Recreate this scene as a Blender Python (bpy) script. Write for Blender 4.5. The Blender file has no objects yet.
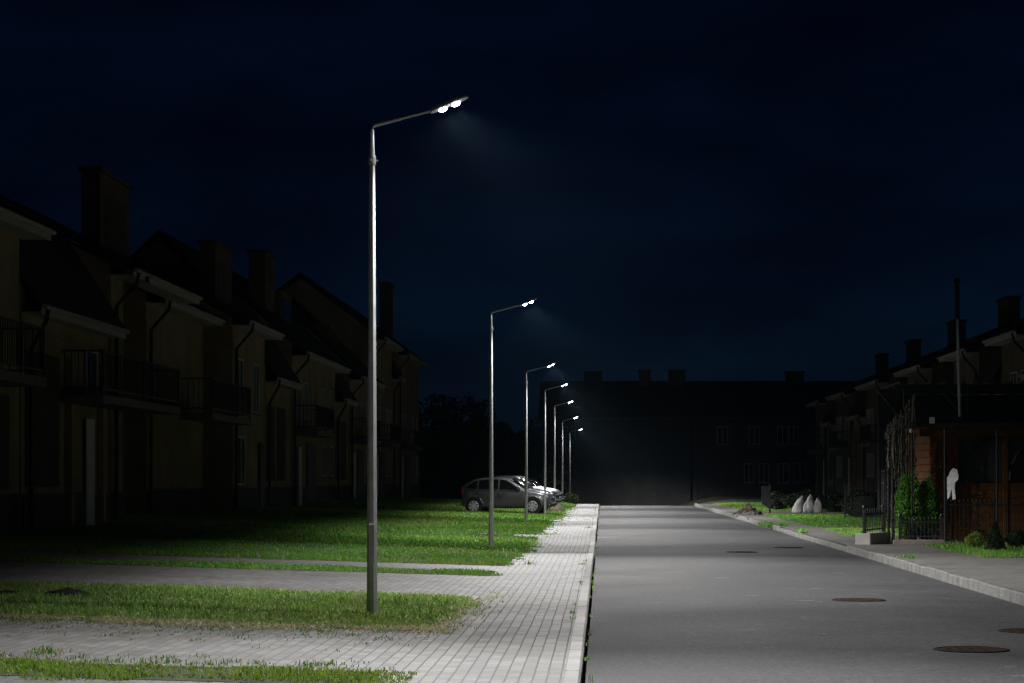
import bpy, bmesh, math, random
import numpy as np
from mathutils import Vector, Matrix

random.seed(7)
rng = np.random.default_rng(11)
R = math.radians
scn = bpy.context.scene
col = scn.collection
F = 2133.0                       # focal length in pixels of the 1024 px wide frame

# ------------------------------------------------------------------ helpers
def link(o):
    col.objects.link(o)
    return o

def tag(o, label=None, cat=None, group=None, kind=None):
    if label: o['label'] = label
    if cat: o['category'] = cat
    if group: o['group'] = group
    if kind: o['kind'] = kind
    return o

def empty(name, loc=(0, 0, 0), rz=0.0):
    o = bpy.data.objects.new(name, None)
    o.empty_display_size = 0.2
    o.location = loc
    o.rotation_euler = (0, 0, rz)
    return link(o)

class MB:
    """collects shapes, then links them as one mesh object"""
    def __init__(s, fn=None):
        s.v, s.f, s.fn = [], [], fn
    def add(s, vs, fs):
        b = len(s.v)
        if s.fn: vs = [s.fn(*p) for p in vs]
        s.v += [tuple(p) for p in vs]
        s.f += [tuple(b + i for i in f) for f in fs]
        return s
    def box(s, a, b):
        x0, y0, z0 = [min(p, q) for p, q in zip(a, b)]
        x1, y1, z1 = [max(p, q) for p, q in zip(a, b)]
        return s.add([(x0,y0,z0),(x1,y0,z0),(x1,y1,z0),(x0,y1,z0),(x0,y0,z1),(x1,y0,z1),(x1,y1,z1),(x0,y1,z1)],
                     [(0,3,2,1),(4,5,6,7),(0,1,5,4),(1,2,6,5),(2,3,7,6),(3,0,4,7)])
    def prism(s, prof, u0, u1, order):
        """profile of 2-D points swept from u0 to u1; order(a,b,u)->point"""
        n = len(prof)
        vs = [order(a, b, u0) for a, b in prof] + [order(a, b, u1) for a, b in prof]
        fs = [tuple(range(n)), tuple(range(2*n-1, n-1, -1))]
        fs += [(i, (i+1) % n, n+(i+1) % n, n+i) for i in range(n)]
        return s.add(vs, fs)
    def tube(s, pts, rad, n=8, caps=True, ph=0.0):
        pts = [Vector(p) for p in pts]
        if not hasattr(rad, '__len__'): rad = [rad]*len(pts)
        vs, fs = [], []
        for i, p in enumerate(pts):
            d = (pts[min(i+1, len(pts)-1)] - pts[max(i-1, 0)]).normalized()
            up = Vector((0, 0, 1)) if abs(d.z) < .95 else Vector((1, 0, 0))
            a = d.cross(up).normalized(); b = d.cross(a).normalized()
            for k in range(n):
                t = 2*math.pi*k/n + ph
                vs.append(p + (a*math.cos(t) + b*math.sin(t))*rad[i])
        for i in range(len(pts)-1):
            for k in range(n):
                fs.append((i*n+k, i*n+(k+1) % n, (i+1)*n+(k+1) % n, (i+1)*n+k))
        if caps:
            fs.append(tuple(range(n-1, -1, -1))); fs.append(tuple((len(pts)-1)*n+k for k in range(n)))
        return s.add(vs, fs)
    def lathe(s, prof, c=(0, 0, 0), n=16, axis='z', wob=None):
        vs, fs = [], []
        for i, (r, h) in enumerate(prof):
            for k in range(n):
                t = 2*math.pi*k/n
                rr = r*(wob(t, h) if wob else 1)
                p = (rr*math.cos(t), rr*math.sin(t), h)
                if axis == 'y': p = (p[0], p[2], p[1])
                if axis == 'x': p = (p[2], p[0], p[1])
                vs.append((p[0]+c[0], p[1]+c[1], p[2]+c[2]))
        for i in range(len(prof)-1):
            for k in range(n):
                fs.append((i*n+k, i*n+(k+1) % n, (i+1)*n+(k+1) % n, (i+1)*n+k))
        fs.append(tuple(range(n-1, -1, -1))); fs.append(tuple((len(prof)-1)*n+k for k in range(n)))
        return s.add(vs, fs)
    def build(s, name, m, parent=None, smooth=False, bevel=0.0, subsurf=0):
        me = bpy.data.meshes.new(name)
        me.from_pydata(s.v, [], s.f)
        bm = bmesh.new(); bm.from_mesh(me)
        bmesh.ops.recalc_face_normals(bm, faces=bm.faces)
        bm.to_mesh(me); bm.free()
        if smooth: me.polygons.foreach_set('use_smooth', [True]*len(me.polygons))
        me.materials.append(m)
        o = link(bpy.data.objects.new(name, me))
        if parent: o.parent = parent
        if bevel:
            b = o.modifiers.new('bevel', 'BEVEL'); b.width = bevel; b.segments = 2; b.limit_method = 'ANGLE'
        if subsurf:
            b = o.modifiers.new('subsurf', 'SUBSURF'); b.levels = subsurf; b.render_levels = subsurf
        return o

def np_mesh(name, V, T, m, colors=None, parent=None, smooth=False):
    """mesh of equal-sized polygons from numpy arrays"""
    me = bpy.data.meshes.new(name)
    k = T.shape[1]
    me.vertices.add(len(V)); me.vertices.foreach_set('co', V.astype(np.float32).ravel())
    me.loops.add(T.size); me.loops.foreach_set('vertex_index', T.astype(np.int32).ravel())
    me.polygons.add(len(T)); me.polygons.foreach_set('loop_start', np.arange(0, T.size, k, dtype=np.int32))
    me.update(calc_edges=True)
    if smooth: me.polygons.foreach_set('use_smooth', np.ones(len(T), dtype=bool))
    if colors is not None:
        a = me.color_attributes.new('tone', 'FLOAT_COLOR', 'POINT')
        c4 = np.ones((len(V), 4), np.float32); c4[:, :3] = colors
        a.data.foreach_set('color', c4.ravel())
    me.materials.append(m); me.validate()
    o = link(bpy.data.objects.new(name, me))
    if parent: o.parent = parent
    return o

def copy_thing(o, loc, rz=None):
    c = o.copy(); col.objects.link(c); c.location = loc
    if rz is not None: c.rotation_euler.z = rz
    def rec(src, dst):
        for ch in list(src.children):
            d = ch.copy(); col.objects.link(d); d.parent = dst
            rec(ch, d)
    rec(o, c)
    return c

# ------------------------------------------------------------------ materials
def new_mat(name):
    m = bpy.data.materials.new(name); m.use_nodes = True
    nt = m.node_tree; b = nt.nodes['Principled BSDF']
    return m, nt, b

def nd(nt, typ, **kw):
    n = nt.nodes.new(typ)
    for k, v in kw.items(): setattr(n, k, v)
    return n

def ramp(nt, stops):
    r = nd(nt, 'ShaderNodeValToRGB')
    e = r.color_ramp.elements
    while len(e) < len(stops): e.new(0.5)
    for i, (p, c) in enumerate(stops):
        e[i].position = p; e[i].color = (*c, 1) if len(c) == 3 else c
    return r

def noise_mat(name, c1, c2, scale=4.0, rough=.8, bump=.0, bscale=None, metal=0.0, spec=.5, detail=5, dist=.02):
    m, nt, b = new_mat(name)
    tc = nd(nt, 'ShaderNodeTexCoord')
    n = nd(nt, 'ShaderNodeTexNoise'); n.inputs['Scale'].default_value = scale; n.inputs['Detail'].default_value = detail
    nt.links.new(tc.outputs['Object'], n.inputs['Vector'])
    r = ramp(nt, [(.3, c1), (.7, c2)])
    nt.links.new(n.outputs['Fac'], r.inputs['Fac']); nt.links.new(r.outputs['Color'], b.inputs['Base Color'])
    b.inputs['Roughness'].default_value = rough; b.inputs['Metallic'].default_value = metal
    b.inputs['Specular IOR Level'].default_value = spec
    if bump:
        n2 = nd(nt, 'ShaderNodeTexNoise'); n2.inputs['Scale'].default_value = bscale or scale*6; n2.inputs['Detail'].default_value = 6
        nt.links.new(tc.outputs['Object'], n2.inputs['Vector'])
        bp = nd(nt, 'ShaderNodeBump'); bp.inputs['Strength'].default_value = bump; bp.inputs['Distance'].default_value = dist
        nt.links.new(n2.outputs['Fac'], bp.inputs['Height']); nt.links.new(bp.outputs['Normal'], b.inputs['Normal'])
    return m

def brick_mat(name, c1, c2, mortar, plane='yz', bw=.25, rh=.075, msize=.008, rough=.85):
    m, nt, b = new_mat(name)
    tc = nd(nt, 'ShaderNodeTexCoord'); sp = nd(nt, 'ShaderNodeSeparateXYZ'); cb = nd(nt, 'ShaderNodeCombineXYZ')
    nt.links.new(tc.outputs['Object'], sp.inputs[0])
    ad = nd(nt, 'ShaderNodeMath', operation='ADD')
    nt.links.new(sp.outputs['X'], ad.inputs[0]); nt.links.new(sp.outputs['Y'], ad.inputs[1])
    nt.links.new(ad.outputs[0], cb.inputs['X']); nt.links.new(sp.outputs['Z'], cb.inputs['Y'])
    br = nd(nt, 'ShaderNodeTexBrick')
    br.inputs['Scale'].default_value = 1; br.inputs['Brick Width'].default_value = bw; br.inputs['Row Height'].default_value = rh
    br.inputs['Mortar Size'].default_value = msize; br.inputs['Color1'].default_value = (*c1, 1); br.inputs['Color2'].default_value = (*c2, 1)
    br.inputs['Mortar'].default_value = (*mortar, 1)
    nt.links.new(cb.outputs[0], br.inputs['Vector'])
    n = nd(nt, 'ShaderNodeTexNoise'); n.inputs['Scale'].default_value = .7; n.inputs['Detail'].default_value = 5
    nt.links.new(tc.outputs['Object'], n.inputs['Vector'])
    r = ramp(nt, [(.3, (.62,)*3), (.7, (1.05,)*3)]); nt.links.new(n.outputs['Fac'], r.inputs['Fac'])
    mx = nd(nt, 'ShaderNodeMixRGB', blend_type='MULTIPLY'); mx.inputs['Fac'].default_value = 1
    nt.links.new(br.outputs['Color'], mx.inputs['Color1']); nt.links.new(r.outputs['Color'], mx.inputs['Color2'])
    nt.links.new(mx.outputs['Color'], b.inputs['Base Color'])
    b.inputs['Roughness'].default_value = rough
    bp = nd(nt, 'ShaderNodeBump', invert=True); bp.inputs['Strength'].default_value = .5; bp.inputs['Distance'].default_value = .006
    nt.links.new(br.outputs['Fac'], bp.inputs['Height']); nt.links.new(bp.outputs['Normal'], b.inputs['Normal'])
    return m

def paver_mat(name, c1, c2, joint, bw=.21, rh=.135, weeds=.55):
    """blocks laid in rows that run along the street"""
    m, nt, b = new_mat(name)
    L = nt.links.new
    tc = nd(nt, 'ShaderNodeTexCoord'); sp = nd(nt, 'ShaderNodeSeparateXYZ'); cb = nd(nt, 'ShaderNodeCombineXYZ')
    L(tc.outputs['Object'], sp.inputs[0]); L(sp.outputs['Y'], cb.inputs['X']); L(sp.outputs['X'], cb.inputs['Y'])
    nw = nd(nt, 'ShaderNodeTexNoise'); nw.inputs['Scale'].default_value = .9
    L(tc.outputs['Object'], nw.inputs['Vector'])
    wv = nd(nt, 'ShaderNodeMixRGB', blend_type='LINEAR_LIGHT'); wv.inputs['Fac'].default_value = .010
    L(cb.outputs[0], wv.inputs['Color1']); L(nw.outputs['Color'], wv.inputs['Color2'])
    br = nd(nt, 'ShaderNodeTexBrick')
    br.inputs['Scale'].default_value = 1; br.inputs['Brick Width'].default_value = bw; br.inputs['Row Height'].default_value = rh
    br.inputs['Mortar Size'].default_value = .0065; br.inputs['Mortar Smooth'].default_value = .35; br.inputs['Bias'].default_value = 0
    br.inputs['Color1'].default_value = (*c1, 1); br.inputs['Color2'].default_value = (*c2, 1); br.inputs['Mortar'].default_value = (*joint, 1)
    L(wv.outputs['Color'], br.inputs['Vector'])
    mrx = nd(nt, 'ShaderNodeMapRange'); L(sp.outputs['X'], mrx.inputs['Value'])       # the drives' joints are filled with pale sand
    for k_, q_ in (('From Min', -2.6), ('From Max', -1.5), ('To Min', 1.0), ('To Max', 0.0)): mrx.inputs[k_].default_value = q_
    mjx = nd(nt, 'ShaderNodeMixRGB'); L(mrx.outputs['Result'], mjx.inputs['Fac'])
    mjx.inputs['Color1'].default_value = (*joint, 1); mjx.inputs['Color2'].default_value = (.17, .16, .14, 1); L(mjx.outputs['Color'], br.inputs['Mortar'])
    # patchy dirt, and moss and sand in the joints
    n = nd(nt, 'ShaderNodeTexNoise'); n.inputs['Scale'].default_value = .55; n.inputs['Detail'].default_value = 8; n.inputs['Roughness'].default_value = .65
    L(tc.outputs['Object'], n.inputs['Vector'])
    r = ramp(nt, [(.3, (.62, .60, .57)), (.52, (.95, .95, .95)), (.75, (1.12, 1.12, 1.13))]); L(n.outputs['Fac'], r.inputs['Fac'])
    mx = nd(nt, 'ShaderNodeMixRGB', blend_type='MULTIPLY'); mx.inputs['Fac'].default_value = 1
    L(br.outputs['Color'], mx.inputs['Color1']); L(r.outputs['Color'], mx.inputs['Color2'])
    n3 = nd(nt, 'ShaderNodeTexNoise'); n3.inputs['Scale'].default_value = 90; n3.inputs['Detail'].default_value = 3
    L(tc.outputs['Object'], n3.inputs['Vector'])
    r3 = ramp(nt, [(.3, (.8,)*3), (.7, (1.15,)*3)]); L(n3.outputs['Fac'], r3.inputs['Fac'])
    mx3 = nd(nt, 'ShaderNodeMixRGB', blend_type='MULTIPLY'); mx3.inputs['Fac'].default_value = 1
    L(mx.outputs['Color'], mx3.inputs['Color1']); L(r3.outputs['Color'], mx3.inputs['Color2'])
    # sandy and mossy spots
    n4 = nd(nt, 'ShaderNodeTexNoise'); n4.inputs['Scale'].default_value = 3.1; n4.inputs['Detail'].default_value = 9; n4.inputs['Roughness'].default_value = .72
    L(tc.outputs['Object'], n4.inputs['Vector'])
    r4 = ramp(nt, [(weeds, (0,)*3), (weeds+.12, (1,)*3)]); L(n4.outputs['Fac'], r4.inputs['Fac'])
    mj = nd(nt, 'ShaderNodeMath', operation='MULTIPLY'); L(r4.outputs['Color'], mj.inputs[0]); L(br.outputs['Fac'], mj.inputs[1])
    mx4 = nd(nt, 'ShaderNodeMixRGB'); L(mj.outputs[0], mx4.inputs['Fac']); L(mx3.outputs['Color'], mx4.inputs['Color1'])
    mx4.inputs['Color2'].default_value = (.07, .085, .03, 1)
    L(mx4.outputs['Color'], b.inputs['Base Color'])
    b.inputs['Roughness'].default_value = .68
    b.inputs['Specular IOR Level'].default_value = .35
    bp = nd(nt, 'ShaderNodeBump', invert=True); bp.inputs['Strength'].default_value = .7; bp.inputs['Distance'].default_value = .008
    L(br.outputs['Fac'], bp.inputs['Height'])
    bp2 = nd(nt, 'ShaderNodeBump'); bp2.inputs['Strength'].default_value = .25; bp2.inputs['Distance'].default_value = .004
    L(n3.outputs['Fac'], bp2.inputs['Height']); L(bp.outputs['Normal'], bp2.inputs['Normal']); L(bp2.outputs['Normal'], b.inputs['Normal'])
    return m

def tone_mat(name, rough=.6, gain=1.0, transl=.25):
    m, nt, b = new_mat(name)
    at = nd(nt, 'ShaderNodeAttribute', attribute_name='tone')
    nt.links.new(at.outputs['Color'], b.inputs['Base Color'])
    b.inputs['Roughness'].default_value = rough; b.inputs['Specular IOR Level'].default_value = .25
    if transl:
        t = nd(nt, 'ShaderNodeBsdfTranslucent'); nt.links.new(at.outputs['Color'], t.inputs['Color'])
        mx = nd(nt, 'ShaderNodeMixShader'); mx.inputs['Fac'].default_value = transl
        nt.links.new(b.outputs[0], mx.inputs[1]); nt.links.new(t.outputs[0], mx.inputs[2])
        nt.links.new(mx.outputs[0], nt.nodes['Material Output'].inputs['Surface'])
    return m

def plain(name, c, rough=.6, metal=0.0, spec=.5, coat=0.0):
    m, nt, b = new_mat(name)
    tc = nd(nt, 'ShaderNodeTexCoord')
    n = nd(nt, 'ShaderNodeTexNoise'); n.inputs['Scale'].default_value = 6; n.inputs['Detail'].default_value = 6
    nt.links.new(tc.outputs['Object'], n.inputs['Vector'])
    r = ramp(nt, [(.3, tuple(x*.8 for x in c)), (.7, tuple(min(1, x*1.12) for x in c))])
    nt.links.new(n.outputs['Fac'], r.inputs['Fac']); nt.links.new(r.outputs['Color'], b.inputs['Base Color'])
    b.inputs['Roughness'].default_value = rough; b.inputs['Metallic'].default_value = metal
    b.inputs['Specular IOR Level'].default_value = spec; b.inputs['Coat Weight'].default_value = coat
    b.inputs['Coat Roughness'].default_value = .08
    return m

def asphalt_mat():
    m, nt, b = new_mat('asphalt')
    L = nt.links.new
    tc = nd(nt, 'ShaderNodeTexCoord')
    n1 = nd(nt, 'ShaderNodeTexNoise'); n1.inputs['Scale'].default_value = 26; n1.inputs['Detail'].default_value = 8; n1.inputs['Roughness'].default_value = .8
    n2 = nd(nt, 'ShaderNodeTexNoise'); n2.inputs['Scale'].default_value = .35; n2.inputs['Detail'].default_value = 8; n2.inputs['Roughness'].default_value = .6
    for n in (n1, n2): L(tc.outputs['Object'], n.inputs['Vector'])
    r1 = ramp(nt, [(.30, (.028, .028, .029)), (.5, (.060, .059, .062)), (.70, (.138, .136, .140))]); L(n1.outputs['Fac'], r1.inputs['Fac'])
    r2 = ramp(nt, [(.3, (.68,)*3), (.7, (1.25,)*3)]); L(n2.outputs['Fac'], r2.inputs['Fac'])
    mx = nd(nt, 'ShaderNodeMixRGB', blend_type='MULTIPLY'); mx.inputs['Fac'].default_value = 1
    L(r1.outputs['Color'], mx.inputs['Color1']); L(r2.outputs['Color'], mx.inputs['Color2'])
    # scuffs of pale dust, long across the lane
    mp = nd(nt, 'ShaderNodeMapping'); mp.inputs['Scale'].default_value = (1.1, 1.5, 1); mp.inputs['Rotation'].default_value = (0, 0, .25)
    L(tc.outputs['Object'], mp.inputs['Vector'])
    n3 = nd(nt, 'ShaderNodeTexNoise'); n3.inputs['Scale'].default_value = 1.3; n3.inputs['Detail'].default_value = 10; n3.inputs['Roughness'].default_value = .8
    L(mp.outputs[0], n3.inputs['Vector'])
    r3 = ramp(nt, [(.618, (0,)*3), (.655, (.7,)*3)]); L(n3.outputs['Fac'], r3.inputs['Fac'])
    mx2 = nd(nt, 'ShaderNodeMixRGB'); L(r3.outputs['Color'], mx2.inputs['Fac']); L(mx.outputs['Color'], mx2.inputs['Color1'])
    mx2.inputs['Color2'].default_value = (.30, .30, .30, 1)
    # silt in the gutter along the kerb
    sp = nd(nt, 'ShaderNodeSeparateXYZ'); L(tc.outputs['Object'], sp.inputs[0])
    n5 = nd(nt, 'ShaderNodeTexNoise'); n5.inputs['Scale'].default_value = 2.5; n5.inputs['Detail'].default_value = 6
    L(tc.outputs['Object'], n5.inputs['Vector'])
    ma = nd(nt, 'ShaderNodeMath', operation='MULTIPLY_ADD'); L(n5.outputs['Fac'], ma.inputs[0]); ma.inputs[1].default_value = .07; L(sp.outputs['X'], ma.inputs[2])
    mr = nd(nt, 'ShaderNodeMapRange'); L(ma.outputs[0], mr.inputs['Value'])
    mr.inputs['From Min'].default_value = -.125; mr.inputs['From Max'].default_value = -.09; mr.inputs['To Min'].default_value = 1; mr.inputs['To Max'].default_value = 0
    mx3 = nd(nt, 'ShaderNodeMixRGB'); L(mr.outputs[0], mx3.inputs['Fac']); L(mx2.outputs['Color'], mx3.inputs['Color1'])
    mx3.inputs['Color2'].default_value = (.030, .028, .024, 1)
    L(mx3.outputs['Color'], b.inputs['Base Color'])
    r4 = ramp(nt, [(.3, (.70,)*3), (.7, (.85,)*3)]); L(n2.outputs['Fac'], r4.inputs['Fac']); L(r4.outputs['Color'], b.inputs['Roughness'])
    b.inputs['Specular IOR Level'].default_value = .2
    bp = nd(nt, 'ShaderNodeBump'); bp.inputs['Strength'].default_value = .55; bp.inputs['Distance'].default_value = .006
    L(n1.outputs['Fac'], bp.inputs['Height']); L(bp.outputs['Normal'], b.inputs['Normal'])
    return m

M = dict(
    asphalt=asphalt_mat(),
    paver=paver_mat('grey_pavers', (.205, .20, .197), (.31, .304, .298), (.040, .036, .033), rh=.10, bw=.2),
    paver_r=paver_mat('dusty_pavers', (.20, .19, .18), (.25, .24, .225), (.10, .095, .085), weeds=.6),
    kerb=noise_mat('kerb_concrete', (.33, .325, .315), (.47, .462, .45), 2.5, .8, .3, 30),
    soil=noise_mat('dark_soil', (.022, .024, .012), (.05, .05, .028), 1.2, .95, .5, 14, dist=.04),
    lawn=noise_mat('turf_soil', (.035, .060, .014), (.085, .095, .035), 2.2, .95, .6, 24, dist=.03),
    grass=tone_mat('grass_blades', .55, transl=.3),
    leaf=tone_mat('leaf_tones', .55, transl=.25),
    galv=noise_mat('galvanised_steel', (.50, .50, .51), (.66, .66, .68), 9, .45, .05, 60, metal=.3),
    head=noise_mat('grey_housing', (.18, .18, .19), (.24, .24, .25), 9, .5),
    brick=brick_mat('yellow_brick', (.35, .26, .135), (.42, .315, .17), (.26, .23, .18)),
    brick_b=brick_mat('brown_brick', (.13, .09, .06), (.17, .115, .078), (.12, .105, .085)),
    brick_f=brick_mat('dimmed_brick', (.040, .037, .034), (.058, .053, .05), (.045, .043, .04)),  # far block's brick, darkened in colour to stand in for dim light
    panel=brick_mat('olive_brick_infill', (.075, .082, .055), (.095, .10, .065), (.06, .06, .05)),
    render=noise_mat('cream_render', (.33, .30, .24), (.42, .385, .31), 1.4, .9, .2, 40),
    plinth=brick_mat('dark_plinth_tiles', (.075, .075, .07), (.10, .10, .09), (.05, .05, .045), bw=.4, rh=.2),
    roof=brick_mat('dark_roof_tiles', (.035, .026, .022), (.05, .037, .03), (.015, .012, .01), bw=.3, rh=.28, msize=.02),
    soffit=noise_mat('white_soffit', (.34, .33, .31), (.44, .43, .41), 1.5, .7),
    dark=noise_mat('black_iron', (.010, .010, .011), (.022, .022, .024), 12, .5),
    car_glass=plain('tinted_car_glass', (.006, .007, .008), .05, spec=.05),
    glass=plain('dark_glass', (.010, .011, .013), .12, spec=.35),
    frame=noise_mat('white_window_frame', (.55, .55, .55), (.68, .68, .68), 4, .5),
    edging=noise_mat('pale_concrete', (.40, .385, .35), (.52, .50, .46), 3, .8),
    slab=noise_mat('balcony_concrete', (.13, .125, .115), (.20, .19, .175), 3, .8),
    rust=noise_mat('rusty_cast_iron', (.010, .007, .006), (.040, .022, .017), 14, .9, .5, 40, spec=.08),
    wood=noise_mat('orange_brown_timber', (.105, .043, .012), (.21, .088, .024), 5, .75, .3, 30, spec=.15),
    screen=noise_mat('grey_screen_cloth', (.045, .045, .048), (.065, .065, .07), 3, .75),
    steel=noise_mat('stainless_flue', (.86, .86, .87), (.93, .93, .93), 20, .22, .1, 9, metal=.0),
    white=noise_mat('white_fabric', (.62, .62, .60), (.85, .85, .83), 11, .8, .8, 16, dist=.03),
    sack=noise_mat('white_woven_sack', (.50, .50, .48), (.68, .68, .65), 7, .75, .6, 18, dist=.05),
    stone=noise_mat('broken_stone', (.06, .048, .036), (.17, .14, .10), 6, .9, .5, 24),
    pstone=noise_mat('pinkish_stone', (.26, .21, .19), (.38, .33, .30), 5, .85, .4, 30),
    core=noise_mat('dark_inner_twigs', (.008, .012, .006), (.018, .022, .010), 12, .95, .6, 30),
    bark=noise_mat('bark', (.05, .04, .03), (.10, .08, .06), 8, .9, .6, 30),
    stem=noise_mat('pale_dry_stems', (.22, .20, .15), (.34, .31, .24), 10, .8),
    tyre=noise_mat('tyre_rubber', (.014, .014, .014), (.025, .025, .025), 20, .8),
    rim=plain('alloy_rim', (.78, .79, .80), .35, .15),
    trim=plain('black_trim', (.018, .018, .019), .5),
    lens=plain('clear_lens', (.75, .77, .8), .08, spec=.8),
    red=plain('red_lens', (.22, .01, .01), .2),
    soil_heap=noise_mat('black_molehill_soil', (.008, .007, .006), (.018, .015, .012), 9, .95, .8, 40, dist=.03),
)
def led_mat():
    m = bpy.data.materials.new('led_glow'); m.use_nodes = True
    nt = m.node_tree; nt.nodes.clear()
    e = nd(nt, 'ShaderNodeEmission'); e.inputs['Color'].default_value = (.93, .98, 1, 1); e.inputs['Strength'].default_value = 40
    o = nd(nt, 'ShaderNodeOutputMaterial'); nt.links.new(e.outputs[0], o.inputs['Surface'])
    return m
M['led'] = led_mat()

# ------------------------------------------------------------------ terrain
def sst(a, b, x):
    t = np.clip((x-a)/(b-a), 0, 1)
    return t*t*(3-2*t)

def gz(x, y):
    x = np.asarray(x, float); y = np.asarray(y, float)
    z = .03*np.clip(-1.45-x, 0, 12)                                  # the verge rises towards the houses
    dip = sst(41.0, 42.6, y)*(1-sst(52.4, 54.0, y)) + .95*sst(80, 82, y)*(1-sst(91, 93, y))
    z = z - .085*dip*(1-sst(2.0, 4.0, x))                            # dropped crossings on the left pavement
    z = z - .022*np.clip(y-119, 0, 70)*(1-sst(4.5, 9, x))            # the street falls away beyond the crest
    return z

def rz(x, y):
    y = np.asarray(y, float); x = np.asarray(x, float)
    rip = .010*np.sin(y/2.3+.4*np.sin(y/5.1))*sst(48, 60, y)
    return -.115 + rip - .022*np.clip(y-119, 0, 70)*(1-sst(4.5, 9, x)) + .02*(1-((x-2.5)/2.7)**2)

def sheet(name, xs, ys, zf, m, kind='structure', skirt=0.0):
    xs = np.asarray(xs, float); ys = np.asarray(ys, float)
    X, Y = np.meshgrid(xs, ys)
    Z = zf(X, Y)
    V = np.stack([X, Y, Z], -1).reshape(-1, 3)
    nx, ny = len(xs), len(ys)
    i, j = np.meshgrid(np.arange(nx-1), np.arange(ny-1))
    a = (j*nx+i).ravel()
    T = np.stack([a, a+1, a+1+nx, a+nx], -1)
    o = np_mesh(name, V, T, m, smooth=True)
    tag(o, kind=kind)
    return o

def steps(a, b, d):
    return np.linspace(a, b, max(2, int(round((b-a)/d))+1))

# one ground sheet to the horizon, cut down under the road
gx = np.concatenate([[-2500, -700, -250, -90, -40], steps(-22, -.6, 1.5), [-.30, -.2501], [-.25, 5.28], [5.2801, 5.4], steps(6, 24, 1.5), [40, 90, 250, 700, 2500]])
gy = np.concatenate([[-400, -80, -20], steps(-8, 200, 2.0), [230, 320, 600, 1500, 5000]])
def zground(x, y):
    z = gz(x, np.minimum(y, 190)) - .04
    return np.where((x > -.2502) & (x < 5.2803), np.minimum(z, -.4), z)
sheet('ground', gx, gy, zground, M['soil'])
sheet('road', steps(-.16, 5.17, .45), np.concatenate([steps(-8, 48, 2), steps(48.5, 124, .5)]), rz, M['asphalt'])
sheet('pavement', np.concatenate([steps(-16, -1.45, 1.2), [-1.0, -.6, -.275]]), steps(-6, 119.5, .5), lambda x, y: gz(x, y), M['paver'])
sheet('footpath', np.concatenate([[5.29, 5.7, 6.2], steps(7, 20, 1.5)]), steps(2, 124, 2), lambda x, y: gz(x, y), M['paver_r'])

def kerb(name, x0, x1, ys, top, face):
    mb = MB()
    for a, b in zip(ys[:-1], ys[1:]):
        h = top(a)
        if h is None: continue
        t0 = float(gz(-.2 if x0 < 0 else 5.2, a)) + h; t1 = float(gz(-.2 if x0 < 0 else 5.2, b)) + h
        r = random.uniform(-.002, .002); d = random.uniform(-.001, .001)
        c = .018
        q = lambda xx, zz, yy: (xx+d, yy, zz+r)
        for _ in (0,):
            pa = [(x0, t0-.45), (x1, t0-.45), (x1, t0-c), (x1-c if face > 0 else x1, t0), (x0 if face > 0 else x0+c, t0), (x0, t0-c if face < 0 else t0)]
            pb = [(px, pz-t0+t1) for px, pz in pa]
            n = len(pa)
            vs = [q(px, pz, a+.004) for px, pz in pa] + [q(px, pz, b-.004) for px, pz in pb]
            fs = [tuple(range(n)), tuple(range(2*n-1, n-1, -1))] + [(i, (i+1) % n, n+(i+1) % n, n+i) for i in range(n)]
            mb.add(vs, fs)
    o = mb.build(name, M['kerb' if face > 0 else 'kerb_r']); tag(o, kind='structure')
    return o
kerb('kerb', -.273, -.155, list(np.arange(-5, 119.6, 1.0)), lambda y: .004, 1)
M['kerb_r'] = noise_mat('worn_kerb_stone', (.085, .083, .078), (.20, .195, .185), 3.5, .85, .6, 22, dist=.03)
def rtop(y):
    if 44.2 < y < 62: return .0 + random.uniform(-.015, .005)
    if 62 <= y < 84: return random.choice([.03, .035, -.05, .02, .03])
    return .035 + random.uniform(-.01, .005)
kerb('kerb_stones', 5.165, 5.285, list(np.arange(2, 120, 1.0)), rtop, -1)

# ------------------------------------------------------------------ grass
def blades(name, xs, ys, z0, h, w, colr, lean=.55):
    n = len(xs)
    a = rng.uniform(0, 2*np.pi, n); la = rng.uniform(0, 2*np.pi, n); ln = np.abs(rng.normal(lean, .35, n))
    dx, dy = np.cos(a)*w/2, np.sin(a)*w/2
    lx, ly = np.cos(la)*ln*h, np.sin(la)*ln*h
    V = np.empty((n, 5, 3)); z0 = z0-.004
    V[:, 0] = np.stack([xs-dx, ys-dy, z0], -1); V[:, 1] = np.stack([xs+dx, ys+dy, z0], -1)
    V[:, 2] = np.stack([xs+dx*.8+lx*.3, ys+dy*.8+ly*.3, z0+h*.6*np.clip(1.15-.42*ln, .15, 1)], -1); V[:, 3] = np.stack([xs-dx*.8+lx*.3, ys-dy*.8+ly*.3, z0+h*.6*np.clip(1.15-.42*ln, .15, 1)], -1)
    V[:, 4] = np.stack([xs+lx, ys+ly, z0+h*np.clip(1-.32*ln, .12, 1)], -1)
    b = np.arange(n)*5
    T = np.concatenate([np.stack([b, b+1, b+2], -1), np.stack([b, b+2, b+3], -1), np.stack([b+3, b+2, b+4], -1)])
    C = np.repeat(colr[:, None, :], 5, 1)
    o = np_mesh(name, V.reshape(-1, 3), T, M['grass'], C.reshape(-1, 3))
    return o

def vnoise(x, y, s, seed=0):
    """smooth value noise, -1..1"""
    g = np.random.default_rng(seed).uniform(-1, 1, (64, 64))
    u, v = np.asarray(x)/s+100, np.asarray(y)/s+100
    i, j = np.floor(u).astype(int), np.floor(v).astype(int)
    fu, fv = u-i, v-j
    fu, fv = fu*fu*(3-2*fu), fv*fv*(3-2*fv)
    G = lambda a, b: g[a % 64, b % 64]
    return (G(i, j)*(1-fu)+G(i+1, j)*fu)*(1-fv) + (G(i, j+1)*(1-fu)+G(i+1, j+1)*fu)*fv

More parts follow.
